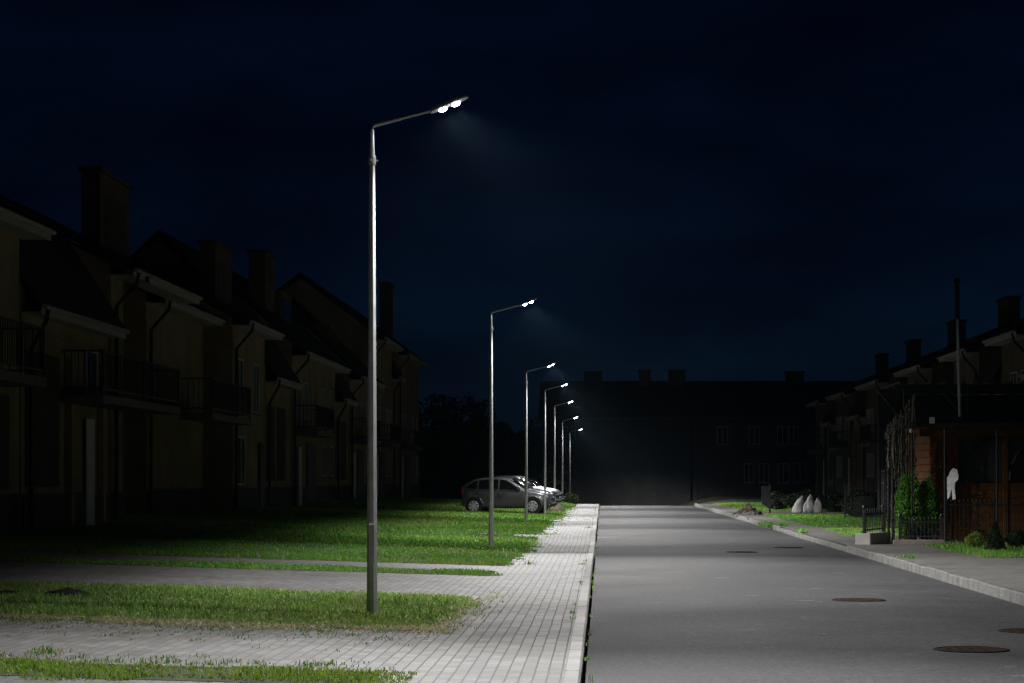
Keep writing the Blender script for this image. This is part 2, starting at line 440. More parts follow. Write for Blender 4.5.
GREEN_A = np.array([.075, .230, .022]); GREEN_B = np.array([.195, .440, .060]); STRAW = np.array([.55, .46, .28]); YEL = np.array([.34, .42, .07])
def green(n, x, y, straw=.06, seed=3):
    t = np.clip(.5+.35*vnoise(x, y, 1.3, seed)+rng.normal(0, .22, n), 0, 1)[:, None]
    c = GREEN_A*(1-t)+GREEN_B*t
    yl = np.clip(vnoise(x, y, 2.7, seed+5)*.7+rng.normal(0, .22, n)-.05, 0, .6)[:, None]
    c = c*(1-yl)+YEL*yl
    s = (rng.uniform(0, 1, n) < straw)[:, None]
    return np.where(s, STRAW*rng.uniform(.7, 1.2, (n, 1)), c)

lawn_n = 0
def lawn(x0, x1, y0, y1, dens, h, w, straw=.06, edge=.10, frontstraw=0.0, flowers=0.0, seed=3, zoff=.004, xfade=None, yellow=0.0, pale=0.0):
    """a turf sheet with an uneven edge plus its blades"""
    sheet('lawn', steps(x0+edge*.6, x1-edge*.6, .6), steps(y0+edge*.6, y1-edge*.6, .6), lambda x, y: gz(x, y)+zoff, M['lawn'])
    n = int(dens*(x1-x0)*(y1-y0))
    x = rng.uniform(x0-.15, x1+.15, n); y = rng.uniform(y0-.2, y1+.2, n)
    m1 = edge*1.3*vnoise(y, y*0+3, .5, 21)+edge*.8*vnoise(y, y*0+1, .13, 22)
    m2 = edge*1.6*vnoise(x, x*0+7, .6, 23)+edge*.8*vnoise(x, x*0+2, .15, 24)
    m3 = edge*1.3*vnoise(x, x*0+9, .5, 25)
    # a rounded corner towards the pavement
    keep = (x < x1+m1) & (y > y0+m2) & (y < y1+m3) & (x > x0)
    keep &= (vnoise(x, y, .45, seed+40)+.9+rng.normal(0, .35, n)) > .25
    if xfade: keep &= rng.uniform(0, 1, n) < np.clip((x-xfade[0])/(xfade[1]-xfade[0]), .25, 1)
    x, y = x[keep], y[keep]; n = len(x)
    hh = h*(1+.45*vnoise(x, y, .7, seed+9))*rng.uniform(.45, 1.35, n)
    near = np.minimum(np.minimum(x1-x, y-y0), y1-y); hh *= np.clip(.35+near/.5, .35, 1)
    c = green(n, x, y, straw, seed)
    if yellow:
        c = c*(1-yellow)+np.array([.44, .60, .07])*yellow
    if pale: c = c*(1-pale)+np.array([.38, .56, .17])*pale
    if frontstraw:
        d = (y-y0) + .25*vnoise(x, x*0, .8, 77)
        s = (rng.uniform(0, 1, n) < np.clip(1-d/frontstraw, 0, 1)*.85)[:, None]
        c = np.where(s, STRAW*rng.uniform(.75, 1.25, (n, 1)), c); hh = np.where(s[:, 0], hh*.5, hh)
    o = blades('grass', x, y, gz(x, y)+zoff, hh, w*rng.uniform(.6, 1.4, n), c)
    tag(o, 'short green grass of the verge', 'grass', kind='stuff')
    if flowers:
        k = int(flowers*(x1-x0)*(y1-y0))
        fx = rng.uniform(x0, x1, k); fy = y0 + (y1-y0)*rng.beta(1.2, 2.2, k)
        fz = gz(fx, fy)+zoff+h*rng.uniform(.6, 1.2, k); r = rng.uniform(.006, .012, k)
        V = np.stack([np.stack([fx-r, fy, fz], -1), np.stack([fx, fy-r, fz+r*.6], -1), np.stack([fx+r, fy, fz], -1), np.stack([fx, fy+r, fz+r*1.4], -1)], 1)
        b = np.arange(k)*4
        f = np_mesh('clover_flowers', V.reshape(-1, 3), np.stack([b, b+1, b+2, b+3], -1), M['grass'], np.full((k*4, 3), .62))
        tag(f, 'tiny white clover flowers scattered through the grass', 'flowers', kind='stuff')

LX0 = -15.0
lawn(-9, -1.52, 14.65, 15.95, 2300, .052, .009, straw=.16, edge=.2, seed=3, yellow=.5)            # nearest narrow strip
lawn(-11, -1.50, 20.0, 25.9, 2000, .066, .009, straw=.17, edge=.12, frontstraw=.9, pale=.32, seed=5, flowers=.6)
lawn(LX0, -1.58, 31.3, 32.9, 1000, .06, .013, straw=.04, edge=.10, seed=7)
lawn(LX0, -1.50, 34.9, 43.3, 700, .07, .015, straw=.05, edge=.14, seed=8, flowers=14)
lawn(LX0, -1.50, 43.3, 53.5, 450, .07, .018, straw=.05, edge=.16, seed=9)
lawn(LX0, -2.15, 53.4, 54.2, 450, .085, .018, straw=.05, edge=.1, seed=11)
lawn(LX0, -1.55, 54.1, 71.7, 260, .075, .024, straw=.06, edge=.16, seed=10)
lawn(LX0, -1.55, 72.7, 89.9, 200, .075, .028, straw=.05, edge=.2, seed=12)
lawn(LX0, -1.50, 90.0, 118.5, 120, .11, .035, straw=.05, edge=.25, seed=13)
lawn(6.9, 14.0, 38.7, 46.0, 420, .09, .016, straw=.06, edge=.2, seed=14)
lawn(6.2, 14.0, 52.0, 60.6, 330, .07, .02, straw=.03, edge=.25, seed=15)
lawn(6.25, 15.0, 63.0, 84.0, 200, .07, .026, straw=.03, edge=.35, seed=16)
lawn(6.3, 15.0, 93.0, 124.0, 90, .09, .036, straw=.05, edge=.3, seed=17)

# dry straw lying along the front edge of the long patch and round its corner
n = 15000
x = rng.uniform(-10, -1.45, n); y = 20.05 + rng.normal(0, .22, n)*(1+.5*vnoise(x, x*0, .9, 91)) + .22*vnoise(x, x*0+4, .7, 92)
k = 900
x = np.concatenate([x, -1.52+np.abs(rng.normal(0, .12, k))*rng.choice([-1, 1], k)]); y = np.concatenate([y, rng.uniform(20, 25.5, k)])
m = (vnoise(x, y, .35, 93)+rng.normal(0, .35, len(x))) > -.25
x, y = x[m], y[m]; n = len(x)
c = np.array([.62, .52, .34])*rng.uniform(.55, 1.15, (n, 1))
gr = (rng.uniform(0, 1, n) < .15)[:, None]; c = np.where(gr, GREEN_B*rng.uniform(.7, 1.1, (n, 1)), c)
o = blades('dry_straw', x, y, gz(x, y)+.012, .045*rng.uniform(.5, 1.6, n), .010*rng.uniform(.6, 1.4, n), c, lean=1.5)
tag(o, 'dry tan straw along the front edge of the long grass patch', 'straw', kind='stuff')

# weeds that grow out of the joints of the driveways and pavement
def weeds():
    X, Y, H = [], [], []
    def clump(cx, cy, n, sp, h):
        X.extend(rng.normal(cx, sp, n)); Y.extend(rng.normal(cy, sp*1.4, n)); H.extend(h*rng.uniform(.4, 1.2, n))
    for k in range(170):
        cx = rng.uniform(-6.2, -1.6); cy = 20.0 - abs(rng.normal(0, .8))
        clump(cx, cy, int(rng.integers(4, 16)), .05, .035)
    for k in range(110):
        cx = rng.uniform(-6.2, -1.6); cy = 15.9 + abs(rng.normal(0, .35))
        clump(cx, cy, int(rng.integers(5, 18)), .05, .05)
    for k in range(60):
        clump(-1.5+abs(rng.normal(0, .16)), rng.uniform(19.7, 27), int(rng.integers(4, 12)), .04, .035)
    for k in range(120):
        clump(-1.5+abs(rng.normal(0, .16)), rng.uniform(35, 115), int(rng.integers(5, 16)), .07, .06)
    for k in range(50):
        clump(-.29-abs(rng.normal(0, .02)), rng.uniform(20, 110), int(rng.integers(3, 9)), .03, .05)
    for k in range(45):
        clump(-.135+abs(rng.normal(0, .02)), rng.uniform(15, 100), int(rng.integers(3, 10)), .012, .05)
    for cx, cy in ((-.5, 42.3), (-.33, 42.0), (-.4, 62), (-1.2, 35.8), (-4.3, 16.6), (-4.35, 16.7), (-2.27, 21.62)):
        clump(cx, cy, 40, .06, .075)
    X, Y, H = map(np.array, (X, Y, H)); n = len(X)
    c = green(n, X, Y, .25, 31)
    o = blades('joint_weeds', X, Y, gz(X, Y), H, .009*np.ones(n), c)
    tag(o, 'sparse weeds and dry tufts in the joints of the grey paving', 'weeds', kind='stuff')
weeds()

# ------------------------------------------------------------------ leaves, trees, shrubs
def leaf_mesh(name, P, size, cols, parent=None, upright=0.0):
    n = len(P)
    d = rng.normal(0, 1, (n, 3)); d[:, 2] += upright; d /= np.linalg.norm(d, axis=1)[:, None]
    e = np.cross(d, rng.normal(0, 1, (n, 3))); e /= np.linalg.norm(e, axis=1)[:, None]
    s = (size*rng.uniform(.6, 1.4, n))[:, None]
    V = np.stack([P-d*s, P+e*s*.45, P+d*s, P-e*s*.45], 1).reshape(-1, 3)
    b = np.arange(n)*4
    return np_mesh(name, V, np.stack([b, b+1, b+2, b+3], -1), M['leaf'], np.repeat(cols, 4, 0), parent)

def leaf_cols(n, a, b):
    t = rng.uniform(0, 1, n)[:, None]
    return np.array(a)*(1-t)+np.array(b)*t

def crown_points(n, c, r, lobes, seed):
    g = np.random.default_rng(seed)
    c = np.array(c); r = np.array(r)
    C = c + g.normal(0, .42, (lobes, 3))*r
    S = g.uniform(.25, .5, lobes)
    k = g.integers(0, lobes, n)
    d = g.normal(0, 1, (n, 3)); d /= np.linalg.norm(d, axis=1)[:, None]
    return C[k] + d*(S[k]*g.uniform(.55, 1.0, n)**.5)[:, None]*r

def tree(loc, h, rad, label, seed, group=None, n=5200, a=(.02, .035, .014), b=(.045, .065, .022), leaf=.22):
    root = empty('tree', loc)
    g = random.Random(seed)
    t = MB(); t.tube([(0, 0, -.9), (.05, 0, h*.2), (-.05, .05, h*.45), (.02, 0, h*.8)], [rad*.09, rad*.07, rad*.05, rad*.015], 8)
    for k in range(7):
        an = g.uniform(0, 6.28); z0 = h*g.uniform(.25, .6)
        t.tube([(0, 0, z0), (math.cos(an)*rad*.4, math.sin(an)*rad*.4, z0+h*.14), (math.cos(an)*rad*.7, math.sin(an)*rad*.7, z0+h*.26)], [rad*.035, rad*.022, rad*.008], 6)
    t.build('trunk', M['bark'], root)
    P = crown_points(n, (0, 0, h*.53), (rad*1.1, rad, h*.47), 34, seed)
    leaf_mesh('crown', P, leaf, leaf_cols(n, a, b), root)
    tag(root, label, 'tree', group)
    return root

# ------------------------------------------------------------------ street lamps
def lamp_light(parent, loc):
    L = bpy.data.lights.new('lamp_light', 'POINT')
    L.energy = 1.0; L.color = (1.0, .985, .965); L.shadow_soft_size = .035
    L.use_nodes = True
    nt = L.node_tree; em = nt.nodes['Emission']; lk = nt.links.new
    tc = nd(nt, 'ShaderNodeTexCoord'); sp = nd(nt, 'ShaderNodeSeparateXYZ'); lk(tc.outputs['Normal'], sp.inputs[0])
    def mth(op, a, b=None, c=None):
        n = nd(nt, 'ShaderNodeMath', operation=op)
        for i, q in enumerate((a, b, c)):
            if q is None: continue
            if isinstance(q, (int, float)): n.inputs[i].default_value = q
            else: lk(q, n.inputs[i])
        return n.outputs[0]
    def sm(v, a, b, t0, t1):
        n = nd(nt, 'ShaderNodeMapRange', interpolation_type='SMOOTHSTEP')
        lk(v, n.inputs['Value'])
        for k, q in (('From Min', a), ('From Max', b), ('To Min', t0), ('To Max', t1)): n.inputs[k].default_value = q
        return n.outputs['Result']
    x, y, z = sp.outputs['X'], sp.outputs['Y'], sp.outputs['Z']
    down = mth('MULTIPLY', z, -1.0)
    cut = sm(down, .12, .34, 0.0, 1.0)                         # nothing above the horizontal
    fade = sm(down, .0, .14, .0, .03)
    along = sm(mth('ABSOLUTE', y), .35, .84, LB['nadir'], 1.0)  # batwing: more light far along the street
    lat = mth('DIVIDE', x, mth('SQRT', mth('ADD', mth('MULTIPLY', x, x), mth('MULTIPLY', z, z))))
    back = sm(mth('MULTIPLY', lat, -1.0), LB['b0'], LB['b1'], 1.0, LB['bmin'])   # shielded on the house side
    front = mth('MULTIPLY', sm(lat, .1, .80, 1.0, 2.75), sm(lat, .86, .965, 1.0, .16))
    tot = mth('MULTIPLY', mth('MULTIPLY', mth('ADD', cut, fade), along), mth('MULTIPLY', back, front))
    lk(mth('MULTIPLY', tot, LB['power']), em.inputs['Strength'])
    o = link(bpy.data.objects.new('lamp_light', L)); o.parent = parent; o.location = loc
    return o
LB = dict(power=1800.0, nadir=.27, b0=.50, b1=.84, bmin=.025)

def street_lamp():
    root = empty('street_lamp')
    p = MB(); p.tube([(0, 0, -1.0), (0, 0, 0), (0, 0, 4.68)], [.060, .058, .031], 8, ph=math.pi/8)
    pole = p.build('pole', M['galv'], root)
    d = MB(); d.box((-.030, -.0625, .55), (.030, -.050, .95)); d.build('access_door', M['galv'], pole, bevel=.003)
    c = MB(); c.lathe([(.037, 4.62), (.040, 4.63), (.040, 4.70), (.034, 4.715)], n=16)
    col_ = c.build('collar', M['galv'], root)
    for k in range(3):
        b = MB(); t = 2*math.pi*k/3+.3
        b.tube([(math.cos(t)*.03, math.sin(t)*.03, 4.665), (math.cos(t)*.062, math.sin(t)*.062, 4.665)], .009, 6)
        b.build('bolt', M['galv'], col_)
    a = MB()
    bend = Vector((0, 0, 5.04)); tip = Vector((.635, 0, 5.183))
    a.tube([(0, 0, 4.70), (0, 0, 4.85), (0, 0, 4.98), (.012, 0, 5.015), (.04, 0, 5.03), (.30, 0, 5.097)], [.031, .024, .020, .020, .020, .020], 10)
    arm = a.build('arm', M['galv'], root, smooth=False)
    s = MB(); s.tube([(.295, 0, 5.096), tuple(tip)], [.0165, .0165], 10); s.build('arm_spigot', M['galv'], arm)
    # the flat LED head, tipped up along the arm
    hd = empty('tmp'); ang = math.atan2(.15, .36)
    ca, sa = math.cos(ang), math.sin(ang)
    fn = lambda x, y, z: (.600+x*ca-z*sa, y, 5.150+x*sa+z*ca)
    bpy.data.objects.remove(hd)
    h = MB(fn)
    prof = [(0, -.05), (.02, -.075), (.10, -.085), (.34, -.085), (.40, -.06), (.42, -.02), (.42, .02), (.40, .06), (.34, .085), (.10, .085), (.02, .075), (0, .05)]
    h.prism(prof, .0, .032, lambda a_, b_, u: (a_, b_, u))
    for k in range(7): h.box((.10+k*.03, -.07, .032), (.108+k*.03, .07, .044))
    head = h.build('lamp_head', M['head'], root, bevel=.003)
    for mx in (.085, .225):
        l = MB(fn); l.box((mx, -.055, -.006), (mx+.095, .055, .0)); l.build('led_panel', M['head'], head)
        g = MB(fn); g.lathe([(.046, -.0061), (.046, -.012), (.039, -.024), (.024, -.033), (.006, -.036)], (mx+.048, 0, 0), 16)
        g.build('led_lens', M['led'], head, smooth=True)
        lamp_light(root, fn(mx+.048, 0, -.09))
    return root

LAMPS = [(-2.35, 21.8, .03, 'nearest and tallest looking street lamp, grey pole in the long grass patch'),
         (-2.37, 45.6, -.03, 'second street lamp from the viewer, standing on the lawn before the parked cars'),
         (-2.45, 69.0, -.13, 'third street lamp along the row, its pole in front of the grey hatchback'),
         (-2.33, 87.2, .03, 'fourth street lamp, its pole right beside the nose of the grey hatchback'),
         (-2.35, 105.7, .0, 'fifth street lamp along the row, just behind the parked cars'),
         (-2.35, 126.5, -.19, 'sixth street lamp of the row, second from the far end'),
         (-2.35, 155.5, -.24, 'farthest and smallest looking street lamp at the end of the row')]
proto = street_lamp()
for i, (x, y, z, lab) in enumerate(LAMPS):
    o = proto if i == 0 else copy_thing(proto, (x, y, z))
    o.location = (x, y, z)
    tag(o, lab, 'street lamp', 'street lamps along the left pavement')

# ------------------------------------------------------------------ houses
def house(fn, name, sections, zb, label, group, ridge=9.1, eaveU=6.95, eaveL=5.65, depth=8.0, chims=(), feats=(), brickU='brick_b', brickL='brick', dormers=(), trim_mat='soffit'):
    """sections: (kind, u0, u1) along the row; local frame (u along, v out towards the viewer's street, z up)"""
    root = empty(name, fn(sum(s[1]+s[2] for s in sections)/2/len(sections), 0, 0))
    inv = root.location.copy()
    F_ = lambda u, v, z: tuple(Vector(fn(u, v, z))-inv)
    rd = -depth*.5
    F0 = F_
    for sec in sections:
        kind, u0, u1 = sec[:3]; off = sec[3] if len(sec) > 3 else 0.0
        F_ = (lambda u, v, z, off=off: F0(u, v+off, z))
        U = kind != 'L'
        f0 = -1.9 if kind == 'R' else 0.0                      # a recessed loggia
        e = eaveU if U else eaveL
        back = eaveU
        if U: prof = [(f0, zb), (f0, e if not f0 else e+.9), (rd, ridge-.15), (-depth, back), (-depth, zb)]
        else: prof = [(-.02, zb), (-.02, e), (-1.3, e+2.0), (rd, ridge-.15), (-depth+.02, back), (-depth+.02, zb)]
        w = MB(F_); w.prism(prof, u0, u1, lambda a, b, u: (u, a, b)); w.build('wall', M[brickU if U else brickL], root)
        if kind != 'R': p = MB(F_); p.box((u0+.02, 0.0, zb), (u1-.02, .05, zb+.75+(.3 if not U else .3))); p.build('plinth', M['plinth'], root)
        t = .16
        sl = (ridge-e)/(-rd)
        if U: line = [(.62, e-.62*sl+.12), (rd, ridge+.02), (-depth-.5, back-.5*sl+.12)]
        else: line = [(.42, e-.42*1.5+.12), (-1.3, e+2.12), (rd, ridge+.02), (-depth-.5, back-.5*sl+.12)]
        prof = line + [(a, b+t) for a, b in reversed(line)]
        o0, o1 = (u0-.22, u1+.22) if U else (u0+.02, u1-.02)
        r = MB(F_)
        # slab of the roof, built from convex pieces so that no face is concave
        for (a0, b0), (a1, b1) in zip(line[:-1], line[1:]):
            r.prism([(a0, b0), (a1, b1), (a1, b1+t), (a0, b0+t)], o0, o1, lambda a, b, u: (u, a, b))
        roof = r.build('roof', M['roof'], root)
        ev, ez = line[0]
        g = MB(F_); g.box((o0, ev-.015, ez-.13), (o1, ev+.02, ez+.06)); g.build('fascia_board', M[trim_mat], root)
        s = MB(F_); s.box((o0+.01, .003, ez-.10), (o1-.01, ev-.02, ez-.06)); s.build('soffit', M[trim_mat], root)
        gt = MB(F_); gt.tube([(o0, ev+.075, ez+.05), (o1, ev+.075, ez+.05)], .055, 8); gt.build('gutter', M[trim_mat], root)
        if kind == 'R': continue
        uu = u0+.18 if U else u0+.35
        dp = MB(F_)
        dp.tube([(uu, ev+.07, ez), (uu, ev+.02, ez-.25), (uu+.05, .10, ez-.85), (uu+.05, .10, zb+.1)], .055, 8)
        dp.build('downpipe', M['dark'], root)
    F_ = F0
    for (u0, u1, v0, v1, z1) in chims:
        c = MB(F_); c.box((u0, v0, ridge-2.4), (u1, v1, z1)); ch = c.build('chimney', M['brick_b'], root)
        k = MB(F_); k.box((u0-.1, v0-.08, z1+.002), (u1+.1, v1+.08, z1+.14)); k.build('chimney_cap', M['plinth'], ch)
        q = MB(F_)
        if u1-u0 > 1.6: q.box((u0+.6, v1+.002, ridge-.9), (u1-.5, v1+.02, z1-.55)); q.build('recessed_panel', M['panel'], ch)
    for (u0, u1, z0, z1) in dormers:
        d = MB(F_); d.prism([(-1.3, z0), (-1.3, z1), (rd, z1+.1), (rd, z0)], u0, u1, lambda a, b, u: (u, a, b)); dm = d.build('dormer', M['brick_b'], root)
        w = MB(F_); w.box((u0+.35, -1.298, z0+.5), (u1-.35, -1.27, z1-.3)); w.build('window', M['glass'], dm)
    for f in feats:
        k = f[0]
        if k in ('win', 'bwin'):
            _, u0, u1, z0, z1 = f
            w = MB((lambda u, v, z: F_(u, v-1.9, z)) if k == 'bwin' else F_); t = .055; um = (u0+u1)/2
            w.box((u0, .004, z0), (u0+t, .06, z1)); w.box((u1-t, .004, z0), (u1, .06, z1)); w.box((u0+t, .004, z1-t), (u1-t, .06, z1)); w.box((u0+t, .004, z0), (u1-t, .06, z0+t))
            w.box((um-t*.5, .004, z0+t), (um+t*.5, .055, z1-t))
            wi = w.build('window', M['frame'], root)
            p = MB(w.fn); p.box((u0+t, .005, z0+t), (u1-t, .02, z1-t)); p.build('pane', M['glass'], wi)
            s = MB(w.fn); s.box((u0-.08, .061, z0-.06), (u1+.08, .14, z0)); s.build('sill', M['slab'], wi)
        elif k == 'door':
            _, u0, u1, z1, mt = f
            d = MB(F_); d.box((u0, .052, zb+.05), (u1, .09, z1)); do = d.build('door', M[mt], root, bevel=.008)
            h = MB(F_); h.tube([(u1-.1, .092, zb+1.05), (u1-.1, .14, zb+1.05), (u1-.22, .14, zb+1.05)], .012, 6); h.build('handle', M['steel'], do)
        elif k == 'panel':
            _, u0, u1, z0, z1 = f
            p = MB(F_); p.box((u0, -.015, z0), (u1, .004, z1)); p.build('wall_panel', M['panel'], root)
        elif k == 'pilaster':
            _, u0, u1, z0, z1 = f
            p = MB(F_); p.box((u0, .0, z0), (u1, .14, z1)); p.build('pilaster', M[brickL], root)
        elif k == 'bal':
            _, u0, u1, z, out = f
            s = MB(F_); s.box((u0, .004, z-.2), (u1, out, z)); b = s.build('balcony', M['slab'], root, bevel=.01)
            r = MB(F_)
            for zz in (z+.12, z+1.0): r.box((u0+.04, out-.06, zz), (u1-.04, out-.03, zz+.04))
            for uu in (u0+.04, u1-.07):
                for zz in (z+.12, z+1.0): r.box((uu, .01, zz), (uu+.03, out-.061, zz+.04))
            n = int((u1-u0)/.16)
            for i in range(n+1):
                uu = u0+.05+(u1-u0-.12)*i/n; r.box((uu, out-.055, z+.161), (uu+.018, out-.037, z+.999))
            for i in range(6):
                vv = .08+(out-.2)*i/5
                for uu in (u0+.046, u1-.064): r.box((uu, vv, z+.161), (uu+.018, vv+.018, z+.999))
            for uu in (u0+.03, (u0+u1)/2, u1-.08): r.box((uu, out-.068, z+.002), (uu+.05, out-.022, z+1.06))
            r.build('railing', M['dark'], b)
        elif k == 'recess':
            _, u0, u1, z1 = f
            p = MB(F_); p.box((u0, -.012, zb+.1), (u1, .06, z1)); g = p.build('porch_shade_panel', M['trim'], root)  # flat black panel, its colour stands in for the shade of a recessed porch
    tag(root, label, 'house', group)
    return root

left = lambda u, v, z: (-12.62+v, u, z)
right = lambda u, v, z: (15.8-v, u, z)
GRP = 'terraced houses along the left side'
def unitL(u0, u1):     # lower bay: two tall infill panels between yellow brick pilasters
    w = (u1-u0)
    return [('panel', u0+.04*w, u0+.34*w, 1.35, 4.2), ('panel', u0+.44*w, u0+.76*w, 1.35, 4.2)]
def unitU(u0, u1):     # taller bay: balcony over a glazed door, a narrow door, a black panel as porch shade
    w = u1-u0
    out = [('bal', u0+.03*w, u0+.03*w+min(5.6, .5*w), 3.4, 1.0), ('win', u0+.08*w, u0+.08*w+1.3, 3.45, 5.5), ('win', u0+.08*w+2.2, u0+.08*w+3.4, 3.9, 5.5),
           ('door', u0+.10*w, u0+.10*w+.95, 2.75, 'frame'), ('recess', u0+.30*w, u0+.30*w+2.6, 2.95)]
    if w > 9: out += [('win', u1-.36*w, u1-.36*w+1.3, 1.5, 2.9), ('win', u1-.16*w, u1-.16*w+1.2, 1.5, 2.9), ('win', u1-.36*w, u1-.36*w+1.3, 4.1, 5.5), ('win', u1-.16*w, u1-.16*w+1.2, 4.1, 5.5)]
    return out
BP = [  # label, sections, chimneys, features, ridge, eave
 ('nearest terraced house at the left edge, its eave running out of the picture', [('L', 29, 34), ('U', 34, 46.2)], [(39, 42.6, -1.95, -1.38, 9.9)], [('bal', 41.0, 44.6, 3.55, 1.0), ('win', 41.6, 43.0, 3.6, 5.5), ('panel', 42.2, 45.4, 1.2, 3.2), ('win', 36, 37.3, 1.5, 2.9)], 9.1, 6.95),
 ('terraced house with the tallest chimney, a low tiled bay beside a balcony', [('L', 46.4, 54.6), ('U', 54.8, 56.2), ('R', 56.2, 63.3)], [(59.5, 63.2, -1.9, -1.38, 10.0)],
   [('panel', 46.7, 49.6, 1.25, 4.25), ('door', 51.9, 52.7, 2.9, 'frame'), ('pilaster', 50.2, 50.5, .3, 4.3), ('pilaster', 53.4, 53.7, .3, 4.3), ('bal', 49.7, 58.8, 3.4, 1.0), ('win', 52, 53.2, 3.5, 4.6), ('bwin', 57, 58.3, 3.45, 5.5)], 9.1, 6.95),
 ('terraced house with a long taller bay, second large chimney from the left', [('U', 63.5, 72.6, -.95), ('U', 72.85, 79.8)], [(77.2, 80.6, -1.95, -1.38, 9.9)], [('bal', 63.7, 70.7, 3.4, 1.0)] + [('win', 73.4, 74.8, 4.0, 5.6), ('win', 77, 78.2, 3.8, 5.6), ('door', 78.2, 79.1, 2.75, 'trim'), ('win', 73.5, 75.2, 1.2, 2.9)], 9.1, 6.95),
 ('terraced house with a brick dormer under a long high roof, middle of the row', [('L', 80.0, 86.6), ('U', 86.8, 100.8)], [(89.5, 92, -2.2, -1.5, 10.9)], unitL(80, 86.6)+unitU(86.8, 100.8), 10.6, 6.95),
 ('terraced house behind the nearest lamp pole, steep roof with a small dormer', [('L', 101.0, 106.5), ('U', 106.7, 117.4)], [], unitL(101, 106.5)+unitU(106.7, 117.4), 10.9, 6.95),
 ('tallest terraced house at the far end of the left row, three storeys high', [('U', 117.6, 128), ('L', 128.2, 132), ('U', 132.2, 147)], [(140, 143.2, -2.0, -1.4, 14.2)], unitU(117.6, 128)+unitU(132.2, 147), 12.6, 9.5),
]
for lab, secs, ch, ft, rg, ev in BP:
    dm = []
    if 'dormer under' in lab: dm = [(92.5, 95.5, 7.0, 9.6)]
    if 'small dormer' in lab: dm = [(109, 112, 7.0, 9.3)]
    house(left, 'terraced_house', secs, .05, lab, GRP, ridge=rg, eaveU=ev, eaveL=5.65 if ev < 8 else 8.0, chims=ch, feats=ft, dormers=dm, brickU='brick')

GR = 'terraced houses along the right side'
ends = [60, 74, 84.5, 96, 110.5, 127.5, 144, 158]
rl = ['nearest terraced house on the right, behind the timber pavilion', 'second terraced house on the right, above the pavilion roof', 'third terraced house on the right, behind the steel frame',
      'fourth terraced house on the right, left of the flue pipe', 'fifth terraced house on the right, showing beige pilasters above the lawn', 'sixth terraced house on the right, behind the white sacks', 'farthest terraced house on the right, in the corner of the far block']
for i, (a, b) in enumerate(zip(ends[:-1], ends[1:])):
    w = b-a; m = a+w*.42
    ft = unitL(a, m-.2) + unitU(m, b-.2)
    if i in (4, 5): ft += [('pilaster', a+w*f, a+w*f+.35, .05, 4.4) for f in (.06, .18, .3, .38)]
    house(right, 'terraced_house', [('L', a, m-.2), ('U', m, b-.2)], -.1, rl[i], GR, ridge=8.8 if i else 9.2, chims=[(m+2, m+4.6, -4.6, -4.0, 10.2)], feats=ft)

far = lambda u, v, z: (u, 176.0-v, z)
ft = []
for px0, px1 in ((747, 754), (762, 769), (781, 789), (797, 806)):
    ft.append(('win', (px0-602)*176/F-.25, (px1-602)*176/F, 1.05, 2.65))
for px0, px1 in ((720, 728), (752, 760), (780, 788), (792, 798), (824, 830)):
    ft.append(('win', (px0-602)*176/F-.25, (px1-602)*176/F, 4.2, 5.7))
for u in (-3.5,):
    ft += [('win', u, u+1.3, 4.2, 5.7)]
ft += [('door', 9.2, 10.2, 2.4, 'trim'), ('pilaster', 7.6, 7.9, -.5, 6.2), ('pilaster', 10.9, 11.2, -.5, 6.2), ('pilaster', 17.2, 17.5, -.5, 6.2)]
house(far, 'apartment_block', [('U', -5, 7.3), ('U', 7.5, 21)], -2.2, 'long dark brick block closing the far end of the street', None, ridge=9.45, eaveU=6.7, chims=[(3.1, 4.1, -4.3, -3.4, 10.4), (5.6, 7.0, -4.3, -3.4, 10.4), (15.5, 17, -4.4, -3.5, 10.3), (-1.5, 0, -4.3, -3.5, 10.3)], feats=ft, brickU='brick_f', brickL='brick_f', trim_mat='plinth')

# ------------------------------------------------------------------ dark trees past the cars
TG = 'dark trees beyond the parked cars'
for i, (x, y, h, r, lab) in enumerate([(-13.5, 164, 8.6, 3.2, 'bushy dark tree closest to the tall end house'), (-10.2, 168, 9.2, 3.4, 'tallest dark tree in the gap past the left houses'),
                                       (-7.2, 170, 7.2, 2.4, 'low dark tree right behind the parked cars'), (-17, 163, 9.0, 3.0, 'dark tree half hidden behind the tall end house'), (-4.6, 174, 7.0, 2.3, 'small dark tree beside the far brick block'), (-20, 172, 8.2, 3.0, 'dark tree at the far back of the houses')]):
    tree((x, y, float(gz(x, y))-.1), h, r, lab, 40+i, TG)

# ------------------------------------------------------------------ cars
def paint_mat(name, c, metal=.5, rough=.35):
    m, nt, b = new_mat(name)
    b.inputs['Base Color'].default_value = (*c, 1); b.inputs['Metallic'].default_value = metal; b.inputs['Roughness'].default_value = rough
    b.inputs['Coat Weight'].default_value = .8; b.inputs['Coat Roughness'].default_value = .06
    tc = nd(nt, 'ShaderNodeTexCoord'); n = nd(nt, 'ShaderNodeTexNoise'); n.inputs['Scale'].default_value = 3; n.inputs['Detail'].default_value = 8
    nt.links.new(tc.outputs['Object'], n.inputs['Vector'])
    r = ramp(nt, [(.35, (rough*.8,)*3), (.7, (rough*1.35,)*3)]); nt.links.new(n.outputs['Fac'], r.inputs['Fac']); nt.links.new(r.outputs['Color'], b.inputs['Roughness'])
    return m

